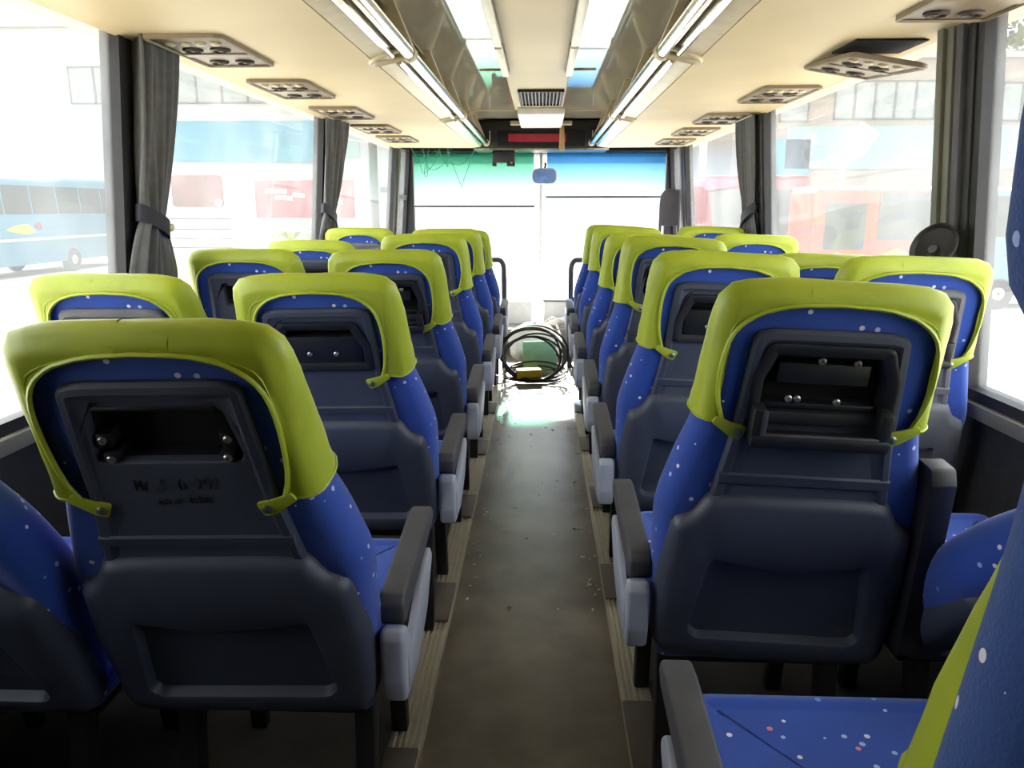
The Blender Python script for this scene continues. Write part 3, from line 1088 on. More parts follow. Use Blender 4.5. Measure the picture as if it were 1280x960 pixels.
def arm_panel(s):
    mb = MB()
    # fat end cap at the rear and a thin blade that runs forward on the aisle side
    cap = rounded([(-0.035, 0.460), (-0.020, 0.412), (0.050, 0.405), (0.075, 0.440), (0.045, 0.520), (0.012, 0.560), (-0.028, 0.572), (-0.038, 0.552)], 0.012, 3)
    a, b = sorted((s * 0.258, s * 0.306))
    mb.prism(cap, a, b, 'x')
    return mb.mesh('arm_end_cap', M['silver'], bevel=0.010, segs=3)

def arm_blade(s):
    mb = MB()
    blade = rounded([(-0.005, 0.425), (0.10, 0.418), (0.24, 0.470), (0.33, 0.560), (0.30, 0.590), (0.16, 0.560), (0.06, 0.520), (0.0, 0.500)], 0.02, 4)
    a, b = sorted((s * 0.294, s * 0.309))
    mb.prism(blade, a, b, 'x')
    return mb.mesh('arm_blade', M['silver'], bevel=0.004, segs=2)

def leg_mesh(front):
    mb = MB()
    zt, zb = 0.36, 0.036
    ya, yb, w = ((0.36, 0.40, 0.022) if front else (0.06, 0.02, 0.022))
    vs = []
    for (y, z, h) in ((ya, zt, w * 1.2), (yb, zb, w * 0.8)):
        vs += [(-0.02, y - h, z), (0.02, y - h, z), (0.02, y + h, z), (-0.02, y + h, z)]
    mb.add(vs, [(0, 1, 2, 3), (4, 7, 6, 5), (0, 4, 5, 1), (1, 5, 6, 2), (2, 6, 7, 3), (3, 7, 4, 0)])
    return mb.mesh('leg', M['leg'], bevel=0.004)

def foot_plate():
    mb = MB()
    mb.box(-0.042, 0.042, -0.13, 0.13, 0.030, 0.041)
    return mb.mesh('foot_plate', M['plate'], bevel=0.003)

BACK_ME = backrest_mesh(M['fabric'])
BACK_NEAR_ME = None
SNAP = snap_mesh()
LOW_ME = {k: lower_shell(M[k]) for k in ('shell', 'shell_lit')}
UP_ME = {}
CUSH = cushion_mesh(M['fabric'])
PAN = cushion_base()
COVERS = {}
PAD = {s: arm_pad(s) for s in (-1, 1)}
CAP = {s: arm_panel(s) for s in (-1, 1)}
BLADE = {s: arm_blade(s) for s in (-1, 1)}
PLATE = foot_plate()
LEGS = [leg_mesh(False), leg_mesh(True)]

def coach_seat(x, y, rec, side, aisle, kind, label, group, roll=0.0, cover=(0.167, 0.800, 0.545), mat='shell', mid_arm=False, back_off=(0, 0)):
    """side: +1 where the aisle lies at +x of the seat, -1 where it lies at -x; aisle: has the aisle armrest"""
    root = empty('coach_seat', (x, y, 0))
    br = (math.radians(rec), math.radians(roll), 0)
    bl = (back_off[0], back_off[1], 0.40)
    link('backrest', BACK_ME, root, bl, br)
    if cover not in COVERS:
        me, rows = cover_mesh(*cover)
        u_in = cover[0] * 0.88 - 0.03
        COVERS[cover] = (me, {s: strap_mesh(s, u_in, cover[2]) for s in (-1, 1)}, u_in)
    cme, straps, u_in = COVERS[cover]
    co = link('headrest_cover', cme, root, bl, br)
    for s in (-1, 1):
        st = link('strap', straps[s], co)
        sn = link('snap_button', SNAP, co, (s * (u_in + 0.006), -0.0175, cover[2] - 0.017))
        sn['label'] = 'round steel snap button'
    key = (mat, kind)
    if key not in UP_ME:
        UP_ME[key] = upper_panel(M[mat], HOLES[kind])
    up = link('upper_panel', UP_ME[key], root, bl, br)
    for it in recess_parts(kind):
        o = link(it[0], it[1], up)
        if len(it) > 3:
            o.location = it[3]
    link('lower_shell', LOW_ME[mat], root, bl, br)
    link('seat_cushion', CUSH, root)
    link('seat_pan', PAN, root)
    for lx in (side * 0.205, -side * 0.16):
        for q in (0, 1):
            link('leg', LEGS[q], root, (lx, 0, 0))
    if aisle:
        link('arm_pad', PAD[side], root)
        link('arm_end_cap', CAP[side], root)['label'] = 'pale grey rear cap of the armrest'
        link('arm_blade', BLADE[side], root)
        link('foot_plate', PLATE, root, (side * 0.222, 0.19, 0))
    if mid_arm:
        mb = MB()
        mb.prism(rounded([(-0.035, 0.44), (0.045, 0.44), (0.045, 0.83), (0.025, 0.87), (-0.030, 0.87), (-0.045, 0.84)], 0.012, 3), -side * 0.275 - 0.024, -side * 0.275 + 0.024, 'x')
        ma = mb.build('middle_armrest', M['black'], root, bevel=0.008)
        ma.rotation_euler = (math.radians(rec * 0.5), 0, 0)
        ma['label'] = 'black middle armrest folded up'
    tag(root, label, 'seat', group)
    return root

XL, XLW, XR, XRW = -0.528, -1.070, 0.526, 1.060
LY = [1.33 + 0.865 * i for i in range(6)]
RY = [1.54 + 0.825 * i for i in range(6)]
GL, GLW = 'aisle seats on the left', 'window seats on the left'
GR, GRW = 'aisle seats on the right', 'window seats on the right'
coach_seat(XL, LY[0], 20.0, 1, True, 'A', 'big left foreground seat with scribbled writing below its empty screen slot', GL, roll=-1.4, cover=(0.181, 0.800, 0.530))
coach_seat(XL, LY[1], 21.0, 1, True, 'B', 'left aisle seat with black bolted screen housing, directly ahead of the scribbled one', GL, roll=-1.2, cover=(0.162, 0.800, 0.545))
coach_seat(XL, LY[2], 18.5, 1, True, 'C', 'third left aisle seat, with a dark hinged frame below its black housing', GL, roll=-1.2, cover=(0.167, 0.800, 0.545))
coach_seat(XL, LY[3], 11.0, 1, True, 'E', 'fourth left aisle seat, with a smooth blank grey panel in its back', GL, roll=-1.2, cover=(0.178, 0.800, 0.560))
coach_seat(XL, LY[4], 10.5, 1, True, 'D', 'fifth left aisle seat, its lime cover showing beyond the blank-panel seat', GL, roll=-1.2, cover=(0.167, 0.800, 0.560))
coach_seat(XL, LY[5], 20.0, 1, True, 'E', 'frontmost left aisle seat, a narrow lime edge beside the curved rail', GL, roll=-1.2, cover=(0.178, 0.800, 0.560))
coach_seat(XLW, LY[0] - 0.02, 26.0, -1, False, 'A', 'shadowed left window seat cut by the lower left photo edge', GLW)
coach_seat(XLW, LY[1], 21.5, -1, False, 'E', 'left window seat with a pale grey panel, nearest the tied curtain', GLW, cover=(0.167, 0.800, 0.545), mat='shell_lit')
coach_seat(XLW, LY[2], 18.0, -1, False, 'D', 'left window seat with a plain black rectangular slot in its back', GLW, cover=(0.182, 0.800, 0.545))
coach_seat(XLW, LY[3], 19.0, -1, False, 'B', 'left window seat with bolts in its housing, just ahead of the black-slot one', GLW, cover=(0.172, 0.800, 0.545))
coach_seat(XLW, LY[4], 8.5, -1, False, 'D', 'left window seat farthest forward, beside the far grey curtain', GLW, cover=(0.153, 0.800, 0.560), mat='shell_lit')
coach_seat(XR, RY[0], 11.5, -1, True, 'C', 'big right foreground seat with a black hinged tray frame under its housing', GR, roll=2.5, cover=(0.191, 0.800, 0.560), mid_arm=True)
coach_seat(XR, RY[1], 10.0, -1, True, 'B', 'right aisle seat with a pointed black housing, directly ahead of the tray-frame one', GR, roll=2.5, cover=(0.174, 0.800, 0.545))
coach_seat(XR + 0.01, RY[2], 2.0, -1, True, 'A', 'third right aisle seat, sitting upright with a dark empty screen slot', GR, roll=2.5, cover=(0.167, 0.800, 0.560))
coach_seat(XR, RY[3], 11.0, -1, True, 'A', 'fourth right aisle seat, peeking out beyond the upright one', GR, roll=2.5, cover=(0.167, 0.800, 0.560))
coach_seat(XR, RY[4], 1.0, -1, True, 'E', 'fifth right aisle seat, tallest lime top before the windscreen', GR, roll=2.5, cover=(0.167, 0.800, 0.560))
coach_seat(XR, RY[5], 10.0, -1, True, 'E', 'frontmost right aisle seat, a lime sliver beside the grab rail', GR, roll=2.5, cover=(0.178, 0.800, 0.560))
coach_seat(XRW, RY[0] + 0.02, 44.0, 1, False, 'A', 'shadowed right window seat between the tray-frame seat and the wall', GRW, roll=1.2)
coach_seat(XRW, RY[1], 13.5, 1, False, 'C', 'grey-backed right window seat with window light painted into its colour', GRW, roll=1.2, cover=(0.191, 0.800, 0.545), mat='shell_lit')
coach_seat(XRW, RY[2], 22.0, 1, False, 'E', 'low right window seat showing only its plain lime top', GRW, roll=1.2, cover=(0.167, 0.800, 0.545))
coach_seat(XRW, RY[3], 12.5, 1, False, 'E', 'right window seat under the orange van, with a thin blue arc', GRW, roll=1.2, cover=(0.167, 0.800, 0.545))
coach_seat(XRW, RY[4], 1.0, 1, False, 'E', 'right window seat farthest forward, in front of the tied dark curtain', GRW, roll=1.2, cover=(0.153, 0.800, 0.545))
# the seat whose cushion shows at the lower right
coach_seat(XR, 0.70, 9.0, -1, True, 'A', 'right seat showing its blue cushion and the edge of its lime cover', GR, roll=-3.0, back_off=(0.024, -0.20))

# scribbles in marker on the big left seat
def stroke(mb, pts, r=0.0016):
    mb.tube([(u, -0.0105, v) for u, v in pts], r, 4)
big_left = bpy.data.objects['coach_seat']
mb = MB()
rnd = random.Random(11)
GL_ = {'M': [[(0, 0), (0.05, 1), (0.5, 0.35), (0.95, 1), (1, 0)]], '6': [[(0.85, 1), (0.2, 0.7), (0, 0.25), (0.5, 0), (0.95, 0.25), (0.5, 0.5), (0.05, 0.3)]],
       '5': [[(0.9, 1), (0.1, 1), (0.1, 0.55), (0.8, 0.5), (0.9, 0.15), (0.1, 0)]], '0': [[(0.5, 1), (0.05, 0.6), (0.2, 0.05), (0.8, 0.05), (0.95, 0.6), (0.5, 1)]],
       '-': [[(0.1, 0.5), (0.9, 0.5)]], '2': [[(0.05, 0.8), (0.5, 1), (0.9, 0.75), (0.05, 0), (1, 0)]], '9': [[(0.9, 0.65), (0.4, 0.45), (0.1, 0.75), (0.5, 1), (0.9, 0.75), (0.7, 0)]],
       '.': [[(0.4, 0), (0.6, 0.08)]], 'a': [[(0.9, 0.6), (0.3, 0.6), (0.05, 0.2), (0.4, 0), (0.9, 0.5), (0.95, 0)]], 'k': [[(0.1, 1), (0.1, 0)], [(0.8, 0.6), (0.1, 0.3), (0.9, 0)]],
       'G': [[(0.9, 0.9), (0.3, 1), (0, 0.4), (0.4, 0), (0.95, 0.1), (0.9, 0.5), (0.5, 0.5)]], 'N': [[(0, 0), (0.05, 1), (0.9, 0), (1, 1)]], ' ': []}
def write(text, u0, v0, h, w, gap, slope):
    x = u0
    for ch in text:
        for g in GL_[ch]:
            stroke(mb, [(x + a * w, v0 + b * h + slope * (x - u0)) for a, b in g], 0.0013)
        x += w + gap
write('M6.5.0-292', -0.070, 0.548, 0.022, 0.0105, 0.0035, 0.02)
write('aka-G0N', -0.042, 0.520, 0.013, 0.0095, 0.0035, 0.02)
o = mb.build('marker_scribble', M['scribble'], big_left)
o.location = (0, 0, 0.40)
o.rotation_euler = (math.radians(20.0), math.radians(-1.4), 0)
o['label'] = 'dark handwritten scribbles'

# near seat back without a cover, at the right picture edge
nb = empty('bench_seat', (0.488, 0.335, 0.80))
near_out = resample(rounded([(0.265 - 0.53, 0.66), (0.265, 0.66), (0.262, 0.52), (0.232, 0.475), (0.240, 0.39), (0.268, 0.20), (0.265, 0.0), (-0.265, 0.0), (-0.268, 0.20), (-0.240, 0.39), (-0.232, 0.475), (-0.262, 0.52)],
                            [0.07, 0.07, 0.05, 0.05, 0.06, 0.1, 0.04, 0.04, 0.1, 0.06, 0.05, 0.05]), NP)
mb = MB()
mb.rings([ring3(inset(near_out, e), y) for e, y in pillow_prof(0.035, 0.04, 0.0, 5)])
nb_back = mb.build('backrest', M['fabric_near'], nb)
nb_back.rotation_euler = (math.radians(1), 0, 0)
mb = MB()
mb.box(-0.25, 0.25, -0.05, 0.05, -0.12, 0.03)
mb.build('seat_frame', M['leg'], nb, bevel=0.01)
tag(nb, 'bare blue seat back very close to the camera at the right edge', 'seat')

# engine cover behind the last row, carries the rear seat
struct('trim_12', MB().box(0.20, WX, Y0, 0.42, 0.035, 0.68), M['wall'])

# ------------------------------------------------------------------ curtains
def curtain(s, yc, wtop, wtie, ztop, ztie, zbot, folds, label, tie_shift=0.0, seed=0, stud=True, amp=0.022):
    """pleated cloth gathered by a strap"""
    root = empty('curtain', (s * (WX - 0.088), yc, ztie))
    root.rotation_euler = (0, -s * LEAN, 0)
    rnd = random.Random(seed)
    nz, nu = 40, 90
    ph = rnd.uniform(0, 6)
    vs, fs = [], []
    for j in range(nz + 1):
        z = ztop + (zbot - ztop) * j / nz
        if z > ztie:
            f = (ztop - z) / (ztop - ztie)
            w = wtop + (wtie - wtop) * (f ** 2.2)
            cy = tie_shift * f ** 1.6
        else:
            f = (ztie - z) / (ztie - zbot)
            w = wtie + (wtop * 1.05 - wtie) * min(1, f * 2.0) ** 0.8
            cy = tie_shift * (1 - 0.35 * f)
        for i in range(nu + 1):
            t = i / nu
            a = amp * (0.55 + 0.45 * math.sin(3.1 * t + 0.6 * j / nz + ph))
            dx = a * math.sin(2 * PI * folds * t + 0.9 * math.sin(5 * j / nz + ph)) + 0.35 * a * math.sin(2 * PI * folds * 2.3 * t + ph)
            yy = cy + (t - 0.5) * w + 0.006 * math.sin(7 * j / nz + 9 * t)
            vs.append((-s * dx, yy, z - ztie))
    for j in range(nz):
        for i in range(nu):
            a = j * (nu + 1) + i
            fs.append((a, a + 1, a + nu + 2, a + nu + 1))
    mb = MB()
    mb.add(vs, fs)
    cl = mb.build('curtain_cloth', M['curtain'], root, angle=80)
    sol = cl.modifiers.new('thickness', 'SOLIDIFY')
    sol.thickness = 0.003
    # puffed fold above the strap
    h = 0.028
    pts = []
    n = 28
    ring_o = []
    for k in range(n):
        w = 2 * PI * k / n
        ring_o.append((0.034 * math.cos(w), tie_shift + (wtie * 0.56 + 0.012) * math.sin(w)))
    mb = MB()
    rr = []
    for e, z in ((0.0, -h), (0.004, -h), (0.004, h), (0.0, h)):
        rr.append([(x * (1 + e * 20), y * 1.0 + 0, z + 0.35 * (-(y - tie_shift)) * 1.0) for x, y in ring_o])
    mb.rings(rr, False, False)
    st = mb.build('tie_strap', M['strap'], root)
    if stud:
        mb = MB()
        mb.lathe([(0.014, 0), (0.014, 0.004), (0.009, 0.008), (0.001, 0.009)], 14, Matrix.Translation((-s * 0.040, tie_shift + wtie * 0.30, -0.35 * wtie * 0.30)) @ Matrix.Rotation(-s * PI / 2, 4, 'Y'))
        mb.build('stud', M['brass'], st)
    tag(root, label, 'curtain', 'grey window curtains')
    return root
curtain(-1, 2.69, 0.30, 0.15, 1.885, 1.30, 0.95, 4, 'grey curtain tied with a studded strap, nearest on the left', tie_shift=-0.05, seed=1)
curtain(-1, 5.00, 0.50, 0.22, 1.885, 1.30, 0.90, 6, 'grey curtain gathered at the far left window post', tie_shift=-0.12, seed=2, stud=False)
curtain(1, 4.92, 0.40, 0.24, 1.885, 1.30, 0.90, 6, 'dark grey curtain tied back on the right window post', tie_shift=-0.06, seed=5, stud=False)

# round black dish on the right window post
ds = empty('round_dish', (1.235, 2.45, 1.235))
Rm = Matrix.Rotation(math.radians(-62), 4, 'Y') @ Matrix.Rotation(math.radians(25), 4, 'X')
mb = MB()
mb.lathe([(0.020, -0.035), (0.055, -0.030), (0.072, -0.012), (0.076, 0.0), (0.070, 0.002), (0.062, -0.008), (0.012, -0.016)], 26, Rm)
mb.build('dish', M['black'], ds)
MB().tube([(0.0, 0.0, -0.01), (0.05, 0.05, -0.05), (0.095, 0.08, -0.05)], 0.014, 8).build('dish_arm', M['frame_slate'], ds)
tag(ds, 'round black dish fixed to the window post on the right', 'dish')

# ------------------------------------------------------------------ front of the bus
def rail(s, label):
    root = empty('grab_rail', (s * 0.27, 6.35, 0.0))
    pts = [(s * 0.10, 0.0, 0.93)]
    for k in range(9):
        w = PI / 2 * k / 8
        pts.append((s * 0.02 - s * 0.045 * math.sin(w) + s * 0.03, 0.0, 0.85 + 0.08 * math.cos(w)))
    pts += [(s * 0.005, 0.0, 0.45), (s * 0.005, 0.0, 0.0)]
    MB().tube(pts, 0.020, 12).build('rail_tube', M['rail'], root)
    if s < 0:
        MB().box(-0.02, 0.015, 0.03, 0.10, 0.35, 0.78).build('rail_plate', M['plate'], root, bevel=0.006)
    else:
        MB().tube([(s * 0.005, 0, 0.62), (s * 0.10, 0, 0.60)], 0.015, 10).build('rail_crossbar', M['rail'], root)
    MB().lathe([(0.045, 0.0), (0.045, 0.012), (0.022, 0.02)], 16, Matrix.Translation((s * 0.005, 0, 0))).build('rail_foot', M['rail'], root)
    tag(root, label, 'rail', 'grab rails at the front of the aisle')
rail(-1, 'curved grey grab rail with flat plate, left end of the aisle')
rail(1, 'curved dark grab rail at the right end of the aisle')

gp = empty('door_guard', (1.225, 7.40, 0.0))
mb = MB()
out = rounded([(-0.085, 1.18), (0.085, 1.18), (0.085, 1.50), (-0.085, 1.50)], [0.01, 0.01, 0.02, 0.10], 6)
mb.prism(out, -0.02, 0.02, 'y')
mb.build('guard_panel', M['frame_slate'], gp, bevel=0.008)
MB().tube([(-0.0852, 0, 0.0), (-0.0852, 0, 1.38), (-0.075, 0, 1.455), (-0.05, 0, 1.49), (0.0, 0, 1.506), (0.085, 0, 1.508), (0.0852, 0, 0.0)], 0.014, 10).build('guard_tube', M['frame_slate'], gp)
tag(gp, 'grey round-cornered guard panel by the front right post', 'panel')

ic = empty('instrument_box', (-0.21, 7.62, 0.222))
mb = MB()
mb.prism(rounded([(-0.13, 0.0), (0.13, 0.0), (0.13, 0.13), (-0.13, 0.24)], 0.012, 3), -0.15, 0.15, 'x')
mb.build('housing', M['white'], ic, bevel=0.006)
tiltm = Matrix.Translation((0, -0.003, 0.19)) @ Matrix.Rotation(math.radians(-23), 4, 'X')
mb = MB()
for r in range(3):
    for c in range(8):
        mb.box(-0.125 + c * 0.032, -0.100 + c * 0.032, -0.06 + r * 0.034, -0.034 + r * 0.034, 0.0, 0.012, tiltm)
mb.build('keys', M['black'], ic)
tag(ic, 'white control box with dark keys on the dashboard ledge', 'box')
wb = empty('white_crate', (0.22, 7.62, 0.222))
mb = MB()
mb.box(-0.16, 0.16, -0.12, 0.12, 0.0, 0.24)
mb.build('crate_body', M['white'], wb, bevel=0.012)
MB().box(-0.168, 0.168, -0.128, 0.128, 0.228, 0.25).build('crate_rim', M['sill'], wb, bevel=0.006)
tag(wb, 'white open box on the dashboard ledge, right of centre', 'box')

# white lumpy sack behind the coil
mb = MB()
vs, fs = [], []
for j in range(15):
    th = PI * j / 14
    for i in range(28):
        a = 2 * PI * i / 28
        r = 1 + 0.10 * math.sin(3 * a + j) + 0.06 * math.sin(7 * a - 2 * j)
        vs.append((0.23 * r * math.sin(th) * math.cos(a), 0.26 * r * math.sin(th) * math.sin(a), max(0.001, 0.17 + 0.19 * math.cos(th) * (1 + 0.06 * math.sin(5 * a)))))
for j in range(14):
    for i in range(28):
        fs.append((j * 28 + i, j * 28 + (i + 1) % 28, (j + 1) * 28 + (i + 1) % 28, (j + 1) * 28 + i))
mb.add(vs, fs)
sk = mb.build('sack', M['sack'], angle=80)
sk.location = (-0.02, 6.72, 0.0)
tag(sk, 'white lumpy sack on the aisle floor behind the cable coil', 'sack')

# coil of black cable
mb = MB()
rnd = random.Random(21)
loops = []
for k in range(9):
    t0 = math.radians(48 + 26 * rnd.random() if k < 6 else 12 * rnd.random())
    R = 0.20 + 0.05 * rnd.random()
    cx, cy = -0.02 + 0.05 * (rnd.random() - 0.5), 6.02 + 0.05 * (rnd.random() - 0.5)
    rz = 0.5 * (rnd.random() - 0.5)
    pts = []
    for i in range(40):
        w = 2 * PI * i / 40
        x, yv = R * (1.05 + 0.06 * math.sin(2 * w + k)) * math.cos(w), R * 0.92 * math.sin(w)
        px, py, pz = x, yv * math.cos(t0), (yv + R * 0.92) * math.sin(t0) + 0.016 + 0.010 * (k % 3)
        pts.append((cx + px * math.cos(rz) - py * math.sin(rz), cy - 0.14 + px * math.sin(rz) + (py + R * 0.92 * math.cos(t0)), pz))
    mb.tube(pts, 0.0082, 7, closed=True)
mb.tube([(0.16, 6.05, 0.20), (0.24, 6.15, 0.16), (0.30, 6.20, 0.06), (0.28, 6.0, 0.02)], 0.0095, 7)
tag(mb.build('cable_coil', M['cable']), 'coil of thick black cable lying at the front of the aisle', 'cable')
yt = MB().box(-0.10, 0.10, -0.04, 0.05, 0.0, 0.07).build('plug_block', M['yellow'], bevel=0.015)
yt.location = (-0.06, 5.90, 0.045)
yt.rotation_euler = (0, 0, 0.2)
tag(yt, 'yellow block lying inside the cable coil', 'plug')
gb = MB().box(-0.13, 0.15, -0.012, 0.012, 0.0, 0.24).build('plastic_sheet', M['teal'], bevel=0.004)
gb.location = (0.02, 6.27, 0.03)
gb.rotation_euler = (math.radians(-20), 0, 0.15)
tag(gb, 'pale green plastic sheet propped behind the cable coil', 'sheet')
mb = MB()
pts = []
for k in range(90):
    w = k * 0.32
    pts.append((0.10 + 0.075 * math.cos(w) + 0.0012 * k, 7.25 + 0.05 * math.sin(w), 0.26 + 0.0007 * k + 0.01 * math.sin(w * 3)))
mb.tube(pts, 0.011, 6)
mb.tube([(0.17, 7.24, 0.30), (0.21, 7.05, 0.20), (0.235, 6.95, 0.06), (0.24, 6.9, 0.015)], 0.012, 6)
tag(mb.build('pale_hose', M['sack']), 'pale hose bundle on the step beyond the sack', 'hose')
struct('trim_13', MB().box(-0.36, 0.36, 7.10, 7.45, 0.0, 0.245), M['sill'], bevel=0.01)

# debris flakes on the aisle floor
mb = MB()
rnd = random.Random(5)
for k in range(170):
    x = rnd.choice((rnd.uniform(-0.25, 0.25), rnd.uniform(0.20, 0.255), rnd.uniform(-0.255, -0.2)))
    y = 2.4 + 3.6 * rnd.random() ** 0.9
    a = rnd.uniform(0, 6)
    l, w = rnd.uniform(0.002, 0.011), rnd.uniform(0.001, 0.003)
    mb.box(-l, l, -w, w, 0.0005, 0.003, Matrix.Translation((x, y, 0)) @ Matrix.Rotation(a, 4, 'Z'))
tag(mb.build('floor_litter', M['sack']), 'pale paper flecks scattered on the aisle floor', 'litter', kind='stuff')

# ------------------------------------------------------------------ outside
GZ = -1.2
struct('ground', MB().box(-120, 120, -60, 160, GZ - 0.2, GZ), M['ground'])

def wheel(mbt, mbh, x, y, z, r, axis='x'):
    Rm = Matrix.Translation((x, y, z)) @ (Matrix.Rotation(PI / 2, 4, 'Y') if axis == 'x' else Matrix.Rotation(PI / 2, 4, 'X'))
    mbt.lathe([(r * 0.6, -0.14), (r * 0.95, -0.14), (r, -0.10), (r, 0.10), (r * 0.95, 0.14), (r * 0.6, 0.14)], 24, Rm)
    mbh.lathe([(r * 0.6, -0.12), (r * 0.3, -0.15), (r * 0.1, -0.16), (r * 0.1, 0.16), (r * 0.3, 0.15), (r * 0.6, 0.12)], 20, Rm)

def parked_bus(name, loc, rz, L, W, H, body, glass, label, nwin=5, stripe=None, wtop=0.86, wbot=0.52, front=True, wh=(0.2, 0.78), roof=None, decals=()):
    """bus with its long side on local +x face; local y along its length, origin at its ground centre"""
    root = empty(name, (loc[0], loc[1], GZ), rz)
    mb = MB()
    prof = rounded([(-W / 2, 0.45), (W / 2, 0.45), (W / 2, H * 0.55), (W / 2 - 0.10, H), (-W / 2 + 0.10, H), (-W / 2, H * 0.55)], [0.05, 0.05, 0.4, 0.25, 0.25, 0.4], 5)
    mb.prism(prof, -L / 2, L / 2, 'y')
    mb.build('body', M[body], root, bevel=0.06)
    if roof:
        MB().box(-W / 2 + 0.06, W / 2 - 0.06, -L / 2 + 0.05, L / 2 - 0.05, H - 0.02, H + 0.07).build('roof', M[roof], root, bevel=0.04)
    zt, zb = H * wtop, H * wbot
    # side windows, each its own piece; they lean with the wall
    a0 = -L / 2 + 0.5
    dy = (L - 1.0) / nwin
    for s in (-1, 1):
        for k in range(nwin):
            def xw(z):
                f = max(0, (z - H * 0.55) / (H * 0.45))
                return s * (W / 2 - 0.10 * f + 0.012)
            y0, y1 = a0 + k * dy + 0.05, a0 + (k + 1) * dy - 0.05
            mb = MB()
            t = 0.03
            vs = [(xw(zb), y0, zb), (xw(zb), y1, zb), (xw(zt), y1, zt), (xw(zt), y0, zt)]
            vs += [(p[0] - s * t, p[1], p[2]) for p in vs]
            mb.add(vs, [(0, 1, 2, 3), (7, 6, 5, 4), (0, 4, 5, 1), (1, 5, 6, 2), (2, 6, 7, 3), (3, 7, 4, 0)])
            mb.build('side_window', M[glass], root)
    if stripe:
        for s in (-1, 1):
            MB().box(*sorted((s * (W / 2 - 0.01), s * (W / 2 + 0.02))), -L / 2 + 0.1, L / 2 - 0.1, H * 0.36, H * 0.385).build('trim_strip', M[stripe], root)
    for q in (-1, 1):
        MB().box(-W / 2 + 0.2, W / 2 - 0.2, *sorted((q * (L / 2 - 0.02), q * (L / 2 + 0.02))), H * 0.5, H * 0.86).build('windscreen', M[glass], root, bevel=0.01)
    for w_ in wh:
        for s in (-1, 1):
            t_, h_ = MB(), MB()
            wheel(t_, h_, s * (W / 2 - 0.12), -L / 2 + L * w_, 0.48, 0.48)
            wo = t_.build('wheel', M['tyre'], root)
            h_.build('wheel_hub', M['hub'], wo)
    for (yc, z, ly, lz, mm) in decals:
        for s in (-1, 1):
            mb = MB()
            pts = [(yc - ly / 2, z), (yc - ly / 4, z + lz / 3), (yc, z + lz / 2), (yc + ly / 4, z + lz / 2), (yc + ly / 2, z - lz / 4), (yc + ly / 6, z - lz / 2), (yc - ly / 4, z - lz / 4)]
            mb.prism(pts, *sorted((s * (W / 2 - 0.005), s * (W / 2 + 0.012))), 'x')
            mb.build('painted_swoosh', M[mm], root)
    return tag(root, label, 'bus')

# pale blue bus on the left, alongside
parked_bus('parked_bus', (-20.3, 29.6), 0.0, 12.0, 2.6, 3.70, 'bus_blue', 'bus_glass', 'pale blue bus parked outside the left windows', nwin=7, stripe='bus_white', wtop=0.90, wbot=0.62,
           wh=(0.12, 0.62), decals=((-1.6, 1.75, 1.6, 0.35, 'yellow'), (-0.6, 1.85, 0.5, 0.3, 'bus_red')))
# white bus seen from its rear
b = empty('white_bus_rear', (-13.2, 34.0, GZ), 0.0)
MB().prism(rounded([(-1.25, 0.4), (1.25, 0.4), (1.25, 2.6), (1.05, 4.2), (-1.05, 4.2), (-1.25, 2.6)], [0.1, 0.1, 0.3, 0.3, 0.3, 0.3], 5), -4, 6, 'y').build('body', M['bus_white'], b, bevel=0.06)
MB().prism(rounded([(-1.0, 2.55), (1.0, 2.55), (1.0, 3.75), (-1.0, 3.75)], 0.18, 4), -4.05, -3.9, 'y').build('rear_window', M['bus_glass_red'], b, bevel=0.02)
MB().prism([(0.55, 2.75), (0.98, 2.75), (0.98, 3.72), (0.45, 3.72)], -4.07, -4.04, 'y').build('red_decal', M['bus_red'], b)
Rm = Matrix.Translation((0.82, -4.07, 2.72)) @ Matrix.Rotation(PI / 2, 4, 'X')
MB().lathe([(0.14, 0), (0.14, 0.02), (0.05, 0.03)], 18, Rm).build('round_sticker', M['white'], b)
mb = MB()
for z in (1.0, 1.35, 1.7, 2.1):
    mb.box(-1.2, 1.2, -4.03, -3.98, z, z + 0.03)
mb.build('panel_seams', M['pane_frame'], b)
MB().box(0.75, 1.15, -4.04, -3.98, 0.62, 0.85).build('tail_lamp', M['pane_frame'], b)
for s in (-1, 1):
    t_, h_ = MB(), MB()
    wheel(t_, h_, s * 1.1, -2.0, 0.48, 0.48)
    wo = t_.build('wheel', M['tyre'], b)
    h_.build('wheel_hub', M['hub'], wo)
tag(b, 'white bus seen from behind with a reddish rear window', 'bus')

# red shop sign boards on posts
sg = empty('red_signboard', (-9.3, 30.0, GZ), math.radians(-6))
MB().box(-1.7, 2.2, -0.1, 0.1, 2.15, 3.55).build('sign_panel', M['bus_red'], sg)
mb = MB()
for (a, z, w) in ((-1.3, 3.1, 0.9), (-0.9, 2.85, 0.7), (-0.2, 2.95, 0.5), (1.0, 2.70, 0.8)):
    mb.prism([(a, z), (a + w, z - 0.04), (a + w, z + 0.10), (a + 0.06, z + 0.14)], -0.12, -0.09, 'y')
mb.build('white_marks', M['white'], sg)
for a in (-1.5, 2.0):
    MB().box(a - 0.06, a + 0.06, -0.06, 0.06, 0.0, 2.2).build('sign_post', M['pole'], sg)
tag(sg, 'faded red signboard with white marks outside the left windows', 'sign')

